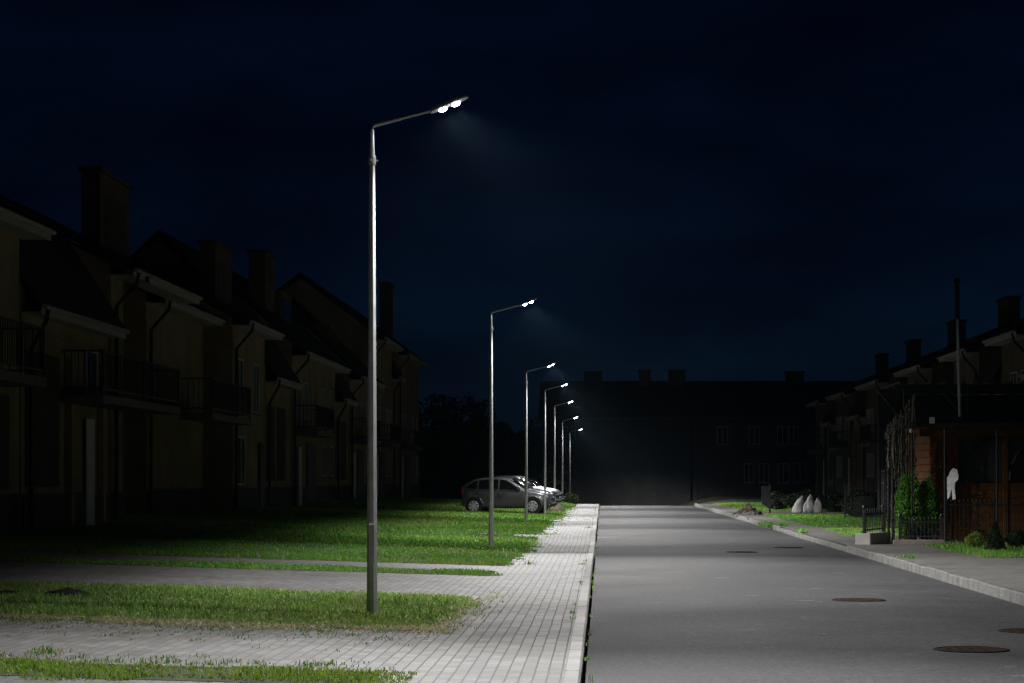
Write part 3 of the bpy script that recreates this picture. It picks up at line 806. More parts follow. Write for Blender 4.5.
# x, bottom, belt z, belt half width, top z, top half width
ST = [(-1.98, .36, .80, .64, .90, .58), (-1.95, .30, .93, .74, 1.02, .62), (-1.82, .26, .98, .79, 1.15, .60), (-1.60, .24, .99, .815, 1.31, .585), (-1.25, .22, .985, .825, 1.45, .60),
      (-.60, .20, .975, .83, 1.515, .61), (-.05, .20, .965, .83, 1.505, .60), (.22, .20, .96, .83, 1.45, .585), (.62, .20, .955, .83, 1.20, .62), (.92, .20, .95, .825, 1.01, .68),
      (1.10, .21, .925, .815, .975, .66), (1.45, .23, .87, .79, .925, .62), (1.72, .24, .79, .74, .85, .55), (1.88, .26, .68, .66, .74, .48), (1.96, .30, .55, .55, .60, .42)]
ST = [((-1.25+(s_[0]+1.25)*.74 if s_[0] < -1.25 else s_[0]),) + s_[1:] for s_ in ST]
def st_at(x):
    for a, b in zip(ST[:-1], ST[1:]):
        if a[0] <= x <= b[0]:
            t = (x-a[0])/(b[0]-a[0]); return [p*(1-t)+q*t for p, q in zip(a, b)]
    return list(ST[-1])

def car(loc, rz_, paint, label, alloy=True):
    root = empty('parked_car', loc, rz_)
    vs, fs = [], []
    K = 14
    for x, zb, zl, w, zt, wt in ST:
        half = [(.70*w, zb), (.97*w, zb+.06), (w, zb+.22), (w*1.005, zb+(zl-zb)*.55), (w*.985, zl), (wt+(w-wt)*.06, zt-.05), (wt*.80, zt)]
        ring = [(y, z) for y, z in half] + [(-y, z) for y, z in reversed(half)]
        vs += [(x, y, z) for y, z in ring]
    for i in range(len(ST)-1):
        for k in range(K): fs.append((i*K+k, i*K+(k+1) % K, (i+1)*K+(k+1) % K, (i+1)*K+k))
    fs += [tuple(range(K)), tuple(range((len(ST)-1)*K+K-1, (len(ST)-1)*K-1, -1))]
    body = MB().add(vs, fs).build('body', paint, root, smooth=True, subsurf=2)
    def side(x, f, sg, off=.008):
        _, zb, zl, w, zt, wt = st_at(x)
        y0, z0 = w*.985, zl; y1, z1 = wt+(w-wt)*.06, zt-.05
        y = y0*(1-f)+y1*f; z = z0*(1-f)+z1*f
        return (x, sg*(y+off), z)
    for sg in (-1, 1):
        for pts in ([(-1.50, .14, .52), (-1.30, .10, .80), (-1.10, .09, .88)], [(-1.02, .09, .88), (-.65, .09, .90), (-.22, .09, .90)], [(-.14, .09, .90), (.10, .09, .88), (.28, .09, .80), (.56, .09, .60), (.72, .09, .28)]):
            v, f = [], []
            for x, a, b in pts: v += [side(x, a, sg), side(x, (a+b)/2, sg), side(x, b, sg)]
            for i in range(len(pts)-1): f += [(3*i, 3*i+3, 3*i+4, 3*i+1), (3*i+1, 3*i+4, 3*i+5, 3*i+2)]
            MB().add(v, f).build('side_window', M['car_glass'], root, smooth=True)
        # door seams and handles
        s = MB()
        for xs in (-1.06, -.18, .80):
            z0, z1 = .30, st_at(xs)[2]-.02
            s.box((xs-.004, sg*(st_at(xs)[3]*.97), z0), (xs+.004, sg*(st_at(xs)[3]+.0025), z1))
        s.build('door_seam', M['trim'], root)
        for xs in (-.92, -.04):
            h = MB(); w = st_at(xs)[3]; h.box((xs-.01, sg*(w-.01), .865), (xs+.16, sg*(w+.03), .895)); h.build('door_handle', paint, root, bevel=.008)
        r = MB(); w = .833; r.box((-.85, sg*(w-.03), .46), (.90, sg*(w+.012), .50)); r.build('rub_strip', paint, root, bevel=.006)
        m = MB(); m.lathe([(.02, -.10), (.075, -.085), (.09, 0), (.07, .075), (.02, .09)], (.66, sg*.93, 1.03), 10, 'y'); mi = m.build('wing_mirror', paint, root, smooth=True)
        hl = MB(); hl.lathe([(.01, .0), (.07, .035), (.11, .10), (.12, .20), (.10, .30)], (0, 0, 0), 12, 'x')
        hl.v = [(1.83-px*.9, sg*(.60+py*.9 if True else 0), .70+pz*.75) for px, py, pz in hl.v]
        hl.build('headlight', M['lens'], root, smooth=True)
        fg = MB(); fg.lathe([(.055, 0), (.06, .03), (.04, .06)], (1.86, sg*.54, .38), 10, 'x'); fg.build('fog_light', M['lens'], root, smooth=True)
        tl = MB(); tl.box((-1.775, sg*.60, .82), (-1.70, sg*.79, 1.06)); tl.build('tail_light', M['red'], root, bevel=.02)
    ws = []
    for x, hw, z in ((.90, .60, 1.035), (.62, .575, 1.215), (.40, .55, 1.355), (.27, .53, 1.435)):
        ws += [(x+.03, -hw, z-.015), (x+.045, -hw*.5, z+.01), (x+.05, 0, z+.018), (x+.045, hw*.5, z+.01), (x+.03, hw, z-.015)]
    MB().add(ws, [(5*i+k, 5*i+k+1, 5*i+k+6, 5*i+k+5) for i in range(3) for k in range(4)]).build('windscreen', M['car_glass'], root, smooth=True)
    rw = []
    for x, hw, z in ((-1.765, .56, 1.04), (-1.70, .55, 1.14), (-1.58, .53, 1.26)):
        rw += [(x-.02, -hw, z), (x-.045, 0, z+.01), (x-.02, hw, z)]
    MB().add(rw, [(3*i+k, 3*i+k+1, 3*i+k+4, 3*i+k+3) for i in range(2) for k in range(2)]).build('rear_window', M['car_glass'], root, smooth=True)
    g = MB(); g.box((1.86, -.33, .56), (1.945, .33, .68)); g.box((1.90, -.48, .28), (1.972, .48, .40)); g.build('grille', M['trim'], root, bevel=.02)
    bp = MB(); bp.box((1.80, -.62, .405), (1.985, .62, .54)); bp.build('bumper', paint, root, bevel=.05)
    for wx in (-1.22, 1.25):
        for sg in (-1, 1):
            a = MB(); a.lathe([(.355, 0), (.365, .02), (.365, .20)], (wx, sg*.838-(.20 if sg > 0 else 0), .325), 24, 'y'); a.build('wheel_arch', M['trim'], root)
            lip = MB(); lip.tube([(wx+.385*math.cos(t), sg*.832, .325+.385*math.sin(t)) for t in np.linspace(-.15, math.pi+.15, 19)], .022, 8); lip.build('arch_lip', paint, root, smooth=True)
            t = MB(); y0 = sg*.845
            t.lathe([(.20, 0), (.285, 0), (.305, .02), (.31, .06), (.31, .15), (.30, .18), (.20, .19)], (wx, y0 if sg < 0 else y0-.19, .31), 26, 'y')
            ty = t.build('wheel', M['tyre'], root, smooth=False)
            r_ = MB(); yo = sg*.850
            n = 26
            r_.lathe([(.185, 0), (.212, .004), (.212, .03), (.185, .03)] if False else [(.213, 0), (.213, .02)], (wx, yo-(.02 if sg > 0 else 0), .31), n, 'y')
            r_.build('rim_well', M['trim'], ty)
            sp = MB()
            sp.lathe([(.050, 0), (.055, .02)], (wx, yo+(.004 if sg > 0 else -.024), .31), 14, 'y')
            for k in range(7):
                an = 2*math.pi*k/7
                c, s_ = math.cos(an), math.sin(an)
                def q(a_, b_, y_): return (wx+a_*c-b_*s_, y_, .31+a_*s_+b_*c)
                yi, yj = yo+sg*.001, yo+sg*.018
                sp.add([q(.04, -.036, yi), q(.195, -.050, yi), q(.195, .050, yi), q(.04, .036, yi), q(.04, -.030, yj), q(.195, -.044, yj), q(.195, .044, yj), q(.04, .030, yj)],
                       [(0, 3, 2, 1), (4, 5, 6, 7), (0, 1, 5, 4), (1, 2, 6, 5), (2, 3, 7, 6), (3, 0, 4, 7)])
            sp.tube([(wx+.2*math.cos(t_), yo+sg*.008, .31+.2*math.sin(t_)) for t_ in np.linspace(0, 2*math.pi, 25)], .014, 6)
            sp.build('rim', M['rim'], ty)
    tag(root, label, 'car', 'cars parked on the verge')
    return root
car((-3.94, 88.4, float(gz(-4.0, 88))-.01), R(-9), paint_mat('grey_metallic', (.16, .165, .17)), 'grey metallic hatchback, nearest of the cars parked on the grass, seen side on')
car((-3.88, 95.2, float(gz(-3.9, 95))-.02), R(-9), paint_mat('slate_metallic', (.09, .10, .125)), 'dark slate car in the middle, parked behind the grey hatchback')
car((-3.80, 100.4, float(gz(-3.8, 100))-.02), R(-9), paint_mat('silver_metallic', (.26, .265, .28)), 'silver car parked farthest back, only its bright bonnet showing')

# ------------------------------------------------------------------ things on the left verge
def blob(name, loc, r, m, seed, n=16, flat=1.0, parent=None):
    g = np.random.default_rng(seed); A = g.normal(0, 1, (10, 3)); B = g.uniform(0, 6, 10)
    mb = MB(); rows = 10; vs, fs = [], []
    for i in range(rows+1):
        th = math.pi*i/rows
        for k in range(n):
            ph = 2*math.pi*k/n
            d = np.array([math.sin(th)*math.cos(ph), math.sin(th)*math.sin(ph), math.cos(th)])
            s = 1+.045*float(np.sum(np.sin(A@d*2.3+B)))
            vs.append(tuple(np.array(loc)+d*s*np.array(r)))
    for i in range(rows):
        for k in range(n): fs.append((i*n+k, i*n+(k+1) % n, (i+1)*n+(k+1) % n, (i+1)*n+k))
    mb.add(vs, fs)
    return mb.build(name, m, parent, smooth=True)
x, y = -5.95, 23.6
o = empty('molehill', (x, y, float(gz(x, y))))
for k, (dx, dy, r) in enumerate(((0, 0, .15), (.12, .04, .11), (-.13, .02, .09), (.22, .05, .06), (-.02, -.08, .08))):
    blob('soil_clod', (dx, dy, .02), (r, r*.9, r*.55), M['soil_heap'], 60+k, parent=o)
tag(o, 'small black molehill in the grass on the left', 'molehill')
o = empty('molehill', (-6.75, 23.5, float(gz(-6.75, 23.5))))
for k, (dx, dy, r) in enumerate(((0, 0, .12), (.2, 0, .10), (-.2, .03, .10))): blob('soil_clod', (dx, dy, .01), (r*1.3, r, r*.4), M['soil_heap'], 70+k, parent=o)
tag(o, 'flat patch of dark soil in the grass at the left picture edge', 'molehill')
o = blob('boulder', (-1.95, 92.5, .06), (.34, .25, .20), M['stone'], 80); tag(o, 'grey stone lying at the edge of the grass by the car noses', 'stone')

# shrub tufts
def shrub(name, loc, r, n, a, b, leaf, label, cat, seed, group=None, upright=0.0, cone=False, core=True, stem=True):
    root = empty(name, loc)
    g = np.random.default_rng(seed)
    r = np.array(r, float)
    if cone:
        t = g.uniform(0, 1, n)**1.25; an = g.uniform(0, 2*np.pi, n); rr = (1-t)**.8*g.uniform(.72, 1.05, n)*(1+.12*np.sin(an*5+t*9))
        P = np.stack([np.cos(an)*rr*r[0], np.sin(an)*rr*r[1], .03+t*r[2]*2], -1)
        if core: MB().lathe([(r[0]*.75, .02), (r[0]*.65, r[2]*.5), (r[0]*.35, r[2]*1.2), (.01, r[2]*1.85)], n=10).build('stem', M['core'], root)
    else:
        d = g.normal(0, 1, (n, 3)); d /= np.linalg.norm(d, axis=1)[:, None]
        lump = 1+.10*np.sin(d[:, 0]*6+seed)+.08*np.sin(d[:, 2]*7+d[:, 1]*5)
        P = d*(g.uniform(.66, 1.0, n)**.7*lump*(1+.10*(g.uniform(0, 1, n) > .93)))[:, None]*r
        P[:, :2] *= (1-.22*(P[:, 2:]/r[2]-.1)**2)
        P += np.array([0, 0, r[2]])
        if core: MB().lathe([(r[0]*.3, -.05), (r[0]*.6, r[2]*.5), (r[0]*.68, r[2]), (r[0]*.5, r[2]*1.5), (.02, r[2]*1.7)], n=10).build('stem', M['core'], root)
    leaf_mesh('foliage', P, leaf, leaf_cols(n, a, b), root, upright)
    tag(root, label, cat, group)
    return root
shrub('shrub', (-1.75, 117.5, 0), (.45, .4, .30), 500, (.03, .05, .02), (.07, .10, .03), .07, 'low dark shrub at the far end of the left grass, beside the last poles', 'shrub', 3)
# ------------------------------------------------------------------ right side of the street
shrub('thuja_hedge', (6.98, 48.4, 0), (.33, .33, .77), 11000, (.045, .155, .016), (.17, .40, .045), .027, 'bright green upright hedge bush, left of the pair behind the low iron fence', 'hedge', 5, 'pair of hedge bushes', upright=1.2)
shrub('thuja_hedge', (7.38, 48.45, 0), (.31, .31, .71), 10000, (.036, .12, .014), (.12, .30, .032), .027, 'darker green upright hedge bush, right of the pair beside the iron post', 'hedge', 6, 'pair of hedge bushes', upright=1.2)
shrub('ball_shrub', (7.70, 44.0, 0), (.185, .185, .165), 2200, (.12, .22, .03), (.34, .44, .07), .022, 'small round yellow green bush in the front flower bed', 'shrub', 7)
shrub('dwarf_spruce', (7.80, 42.3, 0), (.20, .20, .28), 2600, (.014, .03, .012), (.035, .06, .02), .026, 'small dark cone shaped spruce next to the round bush', 'shrub', 8, cone=True, upright=.8)
shrub('juniper', (8.50, 43.5, 0), (.28, .25, .20), 1500, (.015, .035, .014), (.04, .07, .025), .03, 'low dark juniper at the right edge of the picture', 'shrub', 9)
for i, (x, y, r, lab) in enumerate([(8.9, 92.5, (1.0, .7, .45), 'broad dark shrub behind the white sacks'), (10.0, 91.5, (.8, .6, .42), 'dark shrub just right of the white sacks'), (7.9, 96, (.55, .5, .4), 'dark bush between the slanted board and the sacks'),
                                    (9.6, 77.5, (1.1, .5, .5), 'dark clipped hedge behind the low railing')]):
    shrub('shrub', (x, y, 0), r, 1500, (.012, .02, .010), (.03, .045, .018), .07, lab, 'shrub', 20+i, 'dark shrubs on the right lawn')

# low stone planter base with its short iron railing
def iron_fence(name, p0, p1, h, z0, label, npick, posts, ph, base=None, cat='fence', scroll=False, group=None, bm='pstone'):
    a, b = Vector((*p0, 0)), Vector((*p1, 0)); d = (b-a); Ln = d.length; d.normalize(); nrm = Vector((-d.y, d.x, 0))
    root = empty(name, (a.x, a.y, 0))
    P = lambda s, o, z: tuple(d*s + nrm*o + Vector((0, 0, z)))
    if base:
        w, hh, s0, s1 = base
        m = MB(P); m.box((s0, -w/2, -.1), (s1, w/2, hh)); m.build('stone_base', M[bm], root, bevel=.015)
    r = MB(P)
    r.box((0, -.012, z0+.06), (Ln, .012, z0+.09)); r.box((0, -.012, z0+h-.09), (Ln, .012, z0+h-.06))
    for i in range(npick):
        s = Ln*(i+.5)/npick; r.box((s-.008, -.008, z0+.02), (s+.008, .008, z0+h)); r.tube([P(s, 0, 0)[:2]+(0,)]*0 or [(s, 0, z0+h), (s, 0, z0+h+.05)], [.014, .002], 6)
        if scroll and i % 2 == 0:
            t0 = np.linspace(0, 4.6, 16)
            r.tube([(s+Ln/npick/2+(.035+.012*t)*math.cos(t), 0, z0+h*.5+(.035+.012*t)*math.sin(t)) for t in t0], .006, 5)
    r.build('picket_panel', M['dark'], root)
    for s in posts:
        q = MB(P); q.box((s-.025, -.025, z0-.02), (s+.025, .025, z0+ph)); q.lathe([(.018, z0+ph), (.038, z0+ph+.03), (.02, z0+ph+.07), (.002, z0+ph+.08)], (s, 0, 0), 10)
        q.build('post', M['dark'], root)
    tag(root, label, cat, group)
    return root
iron_fence('iron_railing', (5.72, 46.6), (6.32, 48.0), .50, .24, 'short wrought iron railing on a pale stone base by the footpath', 8, (.0, .10, 1.5), .54, base=(.34, .24, -.08, 1.58), scroll=True, bm='edging')
iron_fence('iron_railing', (6.52, 46.7), (7.42, 46.6), .46, .10, 'low black iron railing in front of the green hedge bushes', 11, (.0, .9), .50, base=(.22, .10, -.15, .98), scroll=True)
iron_fence('iron_fence', (7.47, 46.5), (11.5, 46.2), .92, .02, 'long black picket fence before the timber pavilion', 44, (1.08, 2.2, 3.3), .95)
iron_fence('iron_railing', (8.6, 75.5), (11.0, 75.0), 1.15, .02, 'dark iron railing on the lawn before the clipped hedge', 18, (.0, 1.2, 2.4), 1.2)
iron_fence('iron_gate', (6.44, 48.6), (6.56, 49.9), 1.35, .06, 'open iron gate leaf between its two tall gateposts and the vine', 9, (0, 1.3), 1.5, cat='gate', scroll=True)
def tall_post(x, y, h, r, label, bracket=False):
    root = empty('iron_post', (x, y, 0))
    m = MB(); m.tube([(0, 0, -.1), (0, 0, h)], r, 10); m.lathe([(r*1.4, h), (r*1.9, h+.03), (r, h+.07), (.003, h+.09)], n=10)
    m.build('post_shaft', M['dark'], root)
    for zz in (.5, h*.55):
        k = MB(); k.lathe([(r*1.6, zz), (r*1.6, zz+.03)], n=10); k.build('post_band', M['dark'], root)
    if bracket:
        b = MB(); b.tube([(0, 0, h-.05), (-.05, -.02, h-.02), (-.03, -.05, h)], .012, 6); b.build('bracket', M['dark'], root)
        s = MB(); s.lathe([(.01, -.04), (.035, -.03), (.04, .02), (.015, .05)], (-.03, -.06, h-.02), 10); s.build('lamp_shade', M['white'], root)
    tag(root, label, 'post', 'tall slim posts at the pavilion garden')
    return root
tall_post(6.38, 47.5, 1.58, .028, 'left of the two close gateposts by the stone base')
tall_post(6.50, 47.7, 1.60, .028, 'right of the two close gateposts by the stone base')
tall_post(6.92, 47.6, 2.52, .018, 'slim post with a small white fitting on top, before the vine', True)
tall_post(7.43, 46.2, 2.48, .026, 'tall black post beside the green hedge, with a white cloth on it')
tall_post(8.52, 46.0, 2.42, .026, 'tall black post standing before the grey pavilion screens')

# white cloth on the post
v = [(.02, 1.30), (.02, 1.46), (.05, 1.50), (.08, 1.60), (.14, 1.66), (.20, 1.63), (.225, 1.50), (.215, 1.42), (.165, 1.36), (.155, 1.22), (.17, 1.0), (.125, .98), (.115, 1.12), (.10, 1.24), (.085, 1.20), (.06, 1.06), (.03, 1.0)]
mb = MB(lambda a, b, c: (7.452+a*1.0-c*.6, 46.17-a*.85+c*.8+.015*math.sin(b*14+a*20), b))
n = len(v)
mb.add([(a, b, -.012) for a, b in v]+[(a, b, .012) for a, b in v], [tuple(range(n)), tuple(range(2*n-1, n-1, -1))]+[(i, (i+1) % n, n+(i+1) % n, n+i) for i in range(n)])
o = mb.build('cloth', M['white'], bevel=.004)
bmm = bmesh.new(); bmm.from_mesh(o.data); bmesh.ops.triangulate(bmm, faces=[f for f in bmm.faces if len(f.verts) > 4]); bmm.to_mesh(o.data); bmm.free()
tag(o, 'ragged white cloth hanging from the black iron post', 'cloth')

# vine on a trellis
root = empty('vine_trellis', (6.95, 49.6, 0))
t = MB()
for k in range(5): t.tube([(-.30+.15*k, 0, -.1), (-.30+.15*k, 0, 2.7+.16*k)], .014, 6)
for k in range(9): t.tube([(-.31, 0, .3+.3*k), (.31, 0, .3+.3*k)], .010, 6)
t.build('trellis', M['dark'], root)
g = random.Random(4); t = MB()
for k in range(46):
    x0 = g.uniform(-.33, .33); yy = -.05+g.uniform(-.08, .12); top = 2.55+(x0+.33)*1.15+g.uniform(-.15, .15); bot = g.uniform(.5, 1.8)
    pts = [(x0+.02*math.sin(i*2.1+k), yy, top+(bot-top)*i/7) for i in range(8)]
    t.tube(pts, [.007]*7+[.003], 5)
t.build('vine_stem', M['stem'], root)
P = np.stack([rng.uniform(-.36, .36, 2600), rng.normal(.0, .10, 2600), rng.uniform(.8, 3.2, 2600)], -1)
P = P[P[:, 2] < 2.6+(P[:, 0]+.33)*1.15]
leaf_mesh('vine_leaves', P, .032, leaf_cols(len(P), (.02, .03, .012), (.08, .085, .04)), root)
tag(root, 'tall trellis hung with pale dry vine stems behind the gateposts', 'trellis')

# timber pavilion
PX, PY = 7.72, 50.2
root = empty('timber_pavilion', (PX, PY, 0))
w = MB()
for k in range(15): w.box((0, .01 if k % 2 else 0, -.1+k*.17), (.60, .07, .065+k*.17))
w.build('log_wall', M['wood'], root, bevel=.012)
w = MB()
for k in range(15): w.box((0, .075, -.1+k*.17), (.07, 3.6, .065+k*.17))
w.build('side_wall', M['wood'], root, bevel=.012)
w = MB()
for k in range(8): w.box((.605, .01, -.1+k*.18), (4.6, .07, .075+k*.18))
w.build('parapet', M['wood'], root, bevel=.012)
w = MB(); w.box((-.25, -.04, 2.43), (4.9, .10, 2.62)); w.build('beam', M['wood'], root, bevel=.015)
for px_ in (.62, 1.78, 3.0, 4.25):
    w = MB(); w.box((px_-.06, -.02, -.1), (px_+.06, .10, 2.43)); w.build('post', M['wood'], root, bevel=.01)
for px_, sg in ((.68, 1), (1.84, 1), (3.06, 1)):
    w = MB(); t0 = np.linspace(0, math.pi/2, 9)
    pts = [(px_+sg*(.04+.95*(1-math.cos(t))), .02, 1.40+1.01*math.sin(t)) for t in t0]
    w.tube(pts, .055, 6); w.build('brace', M['trim'], root)
for x0, x1 in ((.685, 1.715), (1.845, 2.935), (3.065, 4.185)):
    w = MB(); w.box((x0, .105, 1.36), (x1, .12, 2.425)); w.build('screen', M['screen'], root)
w = MB(); t = .10
for (a0, b0), (a1, b1) in (((-.55, 2.50), (1.9, 2.80)), ((1.9, 2.80), (4.3, 2.5))):
    w.prism([(a0, b0+.13), (a1, b1+.13), (a1, b1+.13+t), (a0, b0+.13+t)], -.45, 5.1, lambda a, b, u: (u, a, b))
w.build('roof', M['roof'], root)
w = MB(); w.prism([(0.11, 2.44), (0.11, 2.68), (1.9, 2.90), (3.6, 2.68), (3.6, 2.44)], .005, .06, lambda a, b, u: (u, a, b)); w.build('gable_wall', M['wood'], root)
for sg, (a0, b0), (a1, b1) in ((0, (-.6, 2.44), (1.9, 2.76)), (1, (1.9, 2.76), (4.3, 2.44))):
    w = MB(); w.prism([(a0, b0), (a1, b1), (a1, b1+.17), (a0, b0+.17)], -.50, -.455, lambda a, b, u: (u, a, b)); w.build('bargeboard', M['trim'], root)
tag(root, 'orange brown timber pavilion with grey screens and a dark roof', 'pavilion')
o = MB(); root = empty('flue_pipe', (8.58, 51.2, 2.9))
m = MB(); m.tube([(.02, 0, -.3), (0, 0, .4), (-.02, 0, 1.2), (-.05, 0, 2.35)], .036, 12); pp = m.build('pipe', M['steel'], root, smooth=True)
m = MB()
for zz, xx in ((.5, 0), (1.25, -.02), (1.55, -.03)): m.lathe([(.047, zz), (.050, zz+.015), (.050, zz+.045), (.047, zz+.06)], (xx, 0, 0), 12)
m.build('clamp', M['steel'], root)
m = MB(); m.tube([(-.05, 0, 2.351), (-.06, 0, 3.25)], .055, 12); m.lathe([(.055, 3.25), (.10, 3.26), (.03, 3.36)], (-.06, 0, 0), 12); m.build('upper_pipe', M['dark'], root)
m = MB(); m.lathe([(.05, -.32), (.07, -.31), (.075, -.20), (.05, -.18)], (.02, 0, 0), 12); m.build('roof_collar', M['dark'], root)
tag(root, 'slim shiny steel flue pipe rising through the pavilion roof', 'flue pipe')
o = MB(); o.box((7.62, 49.60, 2.72), (7.74, 49.66, 2.86)); o = o.build('junction_box', M['white'], bevel=.008); tag(o, 'small white box fixed at the left corner of the pavilion roof', 'box')

# steel carport frame behind
root = empty('steel_frame', (8.1, 57.0, 0))
for x0 in (0, 1.7, 3.4, 5.1):
    for yy in (0, 3.2):
        m = MB(); m.box((x0-.04, yy-.04, -.1), (x0+.04, yy+.04, 3.82)); m.build('post', M['dark'], root)
for yy in (0, 3.2):
    m = MB(); m.box((-.3, yy-.05, 3.82), (5.6, yy+.05, 3.95)); m.build('beam', M['dark'], root)
for x0 in (0, 1.7, 3.4, 5.1):
    for sg in (-1, 1):
        m = MB(); m.tube([(x0, 0, 2.9), (x0+sg*.75, 0, 3.82)], .022, 6); m.build('strut', M['dark'], root)
m = MB()
for k in range(14): m.box((-.2+k*.42, -.4, 3.955), (-.14+k*.42, 3.6, 4.02))
m.build('slat_roof', M['dark'], root)
m = MB()
for k in range(60): m.box((-.28+k*.098, 3.26, .6), (-.25+k*.098, 3.28, 3.8))
for k in range(22): m.box((-.3, 3.29, .62+k*.145), (5.6, 3.31, .645+k*.145))
m.build('lattice_screen', M['dark'], root)
m = MB(); m.box((-.3, 3.32, .55), (5.6, 3.34, 3.8)); m.build('back_sheet', M['trim'], root)
tag(root, 'dark steel carport frame with diagonal struts behind the pavilion', 'carport')

# sacks, rubble, slanted board
def sack(x, y, h, r, lean, seed, label):
    root = empty('sack', (x, y, 0)); g = np.random.default_rng(seed)
    ph = g.uniform(0, 6, 4)
    wob = lambda t, z: 1+.12*math.sin(2*t+ph[0]+z*6)+.08*math.sin(3*t+ph[1]-z*11)+.06*math.sin(7*t+ph[2]+z*8)*(z/h)+.05*math.sin(5*t+ph[3]+z*21)
    m = MB(lambda a, b, c: (a+lean*c*c, b, c))
    m.lathe([(r*.75, 0), (r*1.0, h*.10), (r*1.05, h*.28), (r*.98, h*.45), (r*.84, h*.62), (r*.62, h*.76), (r*.40, h*.87), (r*.20, h*.94), (r*.11, h*.97), (r*.16, h*1.0)], n=26, wob=wob)
    m.v = [(a+float(g.normal(0, .014))*(1 if c > .02 else .3), b+float(g.normal(0, .014)), c+float(g.normal(0, .010))*(c > .02)) for a, b, c in m.v]
    m.build('sack_body', M['sack'], root, smooth=True, subsurf=1)
    k = MB(lambda a, b, c: (a+lean*c*c, b, c)); k.lathe([(r*.15, h*.955), (r*.18, h*.965), (r*.15, h*.975)], n=12); k.build('tie', M['trim'], root)
    tag(root, label, 'sack', 'white sacks on the right lawn')
sack(7.98, 87.2, .72, .22, .42, 1, 'leftmost white sack, leaning to the right on the lawn')
sack(8.46, 87.6, .78, .20, .20, 2, 'middle white sack of the three, tall with a pinched top')
sack(8.84, 87.3, .64, .17, -.06, 3, 'rightmost white sack of the three, greyer and slimmer')
root = empty('rubble_pile', (5.72, 83.5, 0)); g = random.Random(9)
m = MB()
for k in range(150):
    a = g.uniform(0, 6.28); q = abs(g.gauss(0, .5)); px_, py_ = math.cos(a)*q*.5, math.sin(a)*q*.4
    zz = max(0, .40*(1-min(1, math.hypot(px_, py_)/.62)))*g.uniform(.5, 1.05)
    s = g.uniform(.035, .075); rot = Matrix.Rotation(g.uniform(0, 3), 3, 'Z') @ Matrix.Rotation(g.uniform(-.7, .7), 3, 'X')
    vs = [Vector((sx*s*g.uniform(.7, 1.3), sy*s*g.uniform(.5, 1.), sz*s*g.uniform(.35, .6))) for sx, sy, sz in ((-1,-1,-1),(1,-1,-1),(1,1,-1),(-1,1,-1),(-1,-1,1),(1,-1,1),(1,1,1),(-1,1,1))]
    m.add([tuple(rot@v_+Vector((px_, py_, zz+s*.4))) for v_ in vs], [(0,3,2,1),(4,5,6,7),(0,1,5,4),(1,2,6,5),(2,3,7,6),(3,0,4,7)])
m.build('stones', M['stone'], root)
tag(root, 'heap of brown broken stones on the footpath by the kerb', 'rubble')
root = empty('notice_board', (6.95, 88.5, 0))
m = MB(); m.prism([(-.32, .38), (.06, .12), (.06, 1.12), (-.32, 1.12)], -.02, .02, lambda a, b, u: (a, u, b)); m.build('board_panel', M['dark'], root)
m = MB(); m.box((-.03, -.06, -.05), (.05, -.021, 1.18)); m.build('post', M['dark'], root)
tag(root, 'dark board with a slanting lower edge on a post by the lawn', 'board')

# manhole covers
MC = [(3.32, 19.2, .34, 'rusty round manhole cover nearest the viewer, low on the right lane'), (3.25, 27.0, .33, 'rusty manhole cover in the right lane, second from the viewer'),
      (4.15, 47.5, .34, 'manhole cover near the right kerb, farther right of the distant pair'), (2.91, 44.4, .33, 'manhole cover in mid road, left of the distant pair'), (4.35, 21.6, .34, 'manhole cover cut off by the right picture edge')]
def manhole():
    root = empty('manhole_cover')
    a = MB(); n = 32
    a.lathe([(.34, .004), (.34, .008), (.30, .012), (.298, .006)], n=n); a.build('ring', M['rust'], root)
    c = MB(); c.lathe([(.29, .0045), (.29, .009), (.28, .0095)], n=n)
    for i in range(-2, 3):
        for j in range(-2, 3):
            if math.hypot(i, j) < 2.6: c.box((i*.10-.018, j*.10-.018, .0096), (i*.10+.018, j*.10+.018, .0115))
    c.build('lid', M['rust'], root)
    return root
mp = manhole()
for i, (x, y, r, lab) in enumerate(MC):
    o = mp if i == 0 else copy_thing(mp, (x, y, 0))
    o.location = (x, y, float(rz(x, y))); tag(o, lab, 'manhole cover', 'manhole covers in the road')

# weed tufts on the right kerb
for i, (x, y, n_, h, lab) in enumerate([(5.12, 67.5, 60, .22, 'green weed tuft at the right kerb, farthest of the four'), (5.14, 65.0, 80, .26, 'biggest weed tuft growing at the broken kerb stones'),
                                     (5.45, 64.5, 90, .15, 'flat weed patch behind the broken kerb stones'), (5.30, 56.5, 70, .16, 'small weed tuft on the kerb, nearest of the four'), (5.55, 38.8, 40, .08, 'tiny weed on the footpath across from the flower bed')]):
    xs = rng.normal(x, .09, n_); ys = rng.normal(y, .22, n_)
    o = blades('weed_tuft', xs, ys, np.zeros(n_)-.08*(x < 5.2), h*rng.uniform(.5, 1.2, n_), .03*np.ones(n_), green(n_, xs, ys, .05, 50+i))
    tag(o, lab, 'weed', 'weed tufts at the right kerb')

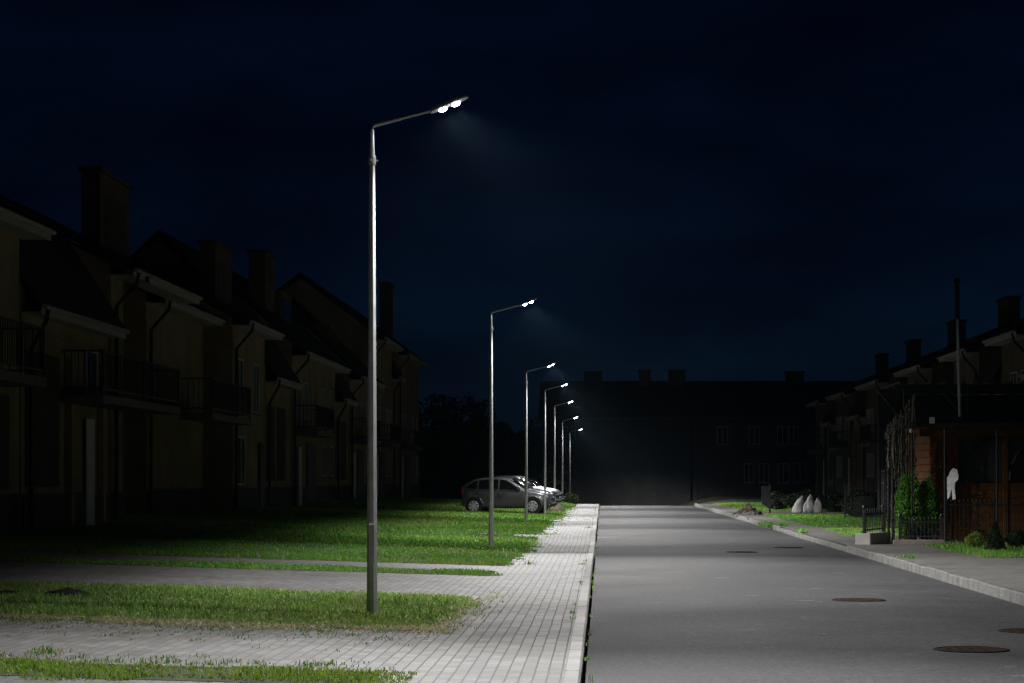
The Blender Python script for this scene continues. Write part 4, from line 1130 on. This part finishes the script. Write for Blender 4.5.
# ------------------------------------------------------------------ sky, moonless night
W = bpy.data.worlds.new('World'); scn.world = W; W.use_nodes = True
nt = W.node_tree; bg = nt.nodes['Background']
sky = nd(nt, 'ShaderNodeTexSky', sky_type='NISHITA'); sky.sun_disc = False
sky.sun_elevation = R(18); sky.sun_rotation = R(180); sky.ozone_density = 6; sky.dust_density = .2; sky.air_density = .7
tc = nd(nt, 'ShaderNodeTexCoord'); mpn = nd(nt, 'ShaderNodeMapping'); mpn.inputs['Scale'].default_value = (1, 1, 3.2)
nt.links.new(tc.outputs['Generated'], mpn.inputs['Vector'])
nz = nd(nt, 'ShaderNodeTexNoise'); nz.inputs['Scale'].default_value = 7; nz.inputs['Detail'].default_value = 6
nt.links.new(mpn.outputs[0], nz.inputs['Vector'])
rr = ramp(nt, [(.35, (.45, .52, .56)), (.65, (1.2, 1.18, 1.12))]); nt.links.new(nz.outputs['Fac'], rr.inputs['Fac'])
mx = nd(nt, 'ShaderNodeMixRGB', blend_type='MULTIPLY'); mx.inputs['Fac'].default_value = 1
nt.links.new(sky.outputs['Color'], mx.inputs['Color1']); nt.links.new(rr.outputs['Color'], mx.inputs['Color2'])
mt = nd(nt, 'ShaderNodeMixRGB', blend_type='MULTIPLY'); mt.inputs['Fac'].default_value = 1; mt.inputs['Color2'].default_value = (.30, .60, 1.0, 1)
nt.links.new(mx.outputs['Color'], mt.inputs['Color1']); nt.links.new(mt.outputs['Color'], bg.inputs['Color'])
bg.inputs['Strength'].default_value = .0012

# ------------------------------------------------------------------ damp night air
hm = bpy.data.materials.new('night_air'); hm.use_nodes = True
nt = hm.node_tree; nt.nodes.clear()
v = nd(nt, 'ShaderNodeVolumePrincipled'); v.inputs['Color'].default_value = (.45, .74, 1.0, 1); v.inputs['Density'].default_value = .00004
o = nd(nt, 'ShaderNodeOutputMaterial'); nt.links.new(v.outputs[0], o.inputs['Volume'])
hz = MB(); hz.box((-60, -30, -12), (60, 260, 18)); hz = hz.build('haze', hm); tag(hz, kind='stuff')
scn.cycles.volume_bounces = 0

# ------------------------------------------------------------------ camera and film
cd = bpy.data.cameras.new('camera'); cam = link(bpy.data.objects.new('camera', cd))
cam.location = (0, 0, 1.45); cam.rotation_euler = (R(90), 0, 0)
cd.sensor_width = 36; cd.lens = F/1024*36
cd.shift_x = -(602-512)/1024; cd.shift_y = (478-341.5)/1024
cd.clip_start = .1; cd.clip_end = 8000
scn.camera = cam
scn.render.engine = 'CYCLES'
scn.render.resolution_x, scn.render.resolution_y = 1024, 683
scn.cycles.use_denoising = True
scn.cycles.denoiser = 'OPENIMAGEDENOISE'
scn.cycles.denoising_prefilter = 'NONE'
scn.cycles.use_adaptive_sampling = False
scn.cycles.max_bounces = 6
scn.cycles.sample_clamp_indirect = 1.5
scn.view_settings.view_transform = 'Standard'
scn.view_settings.look = 'None'
scn.view_settings.exposure = 0
scn.view_settings.gamma = 1
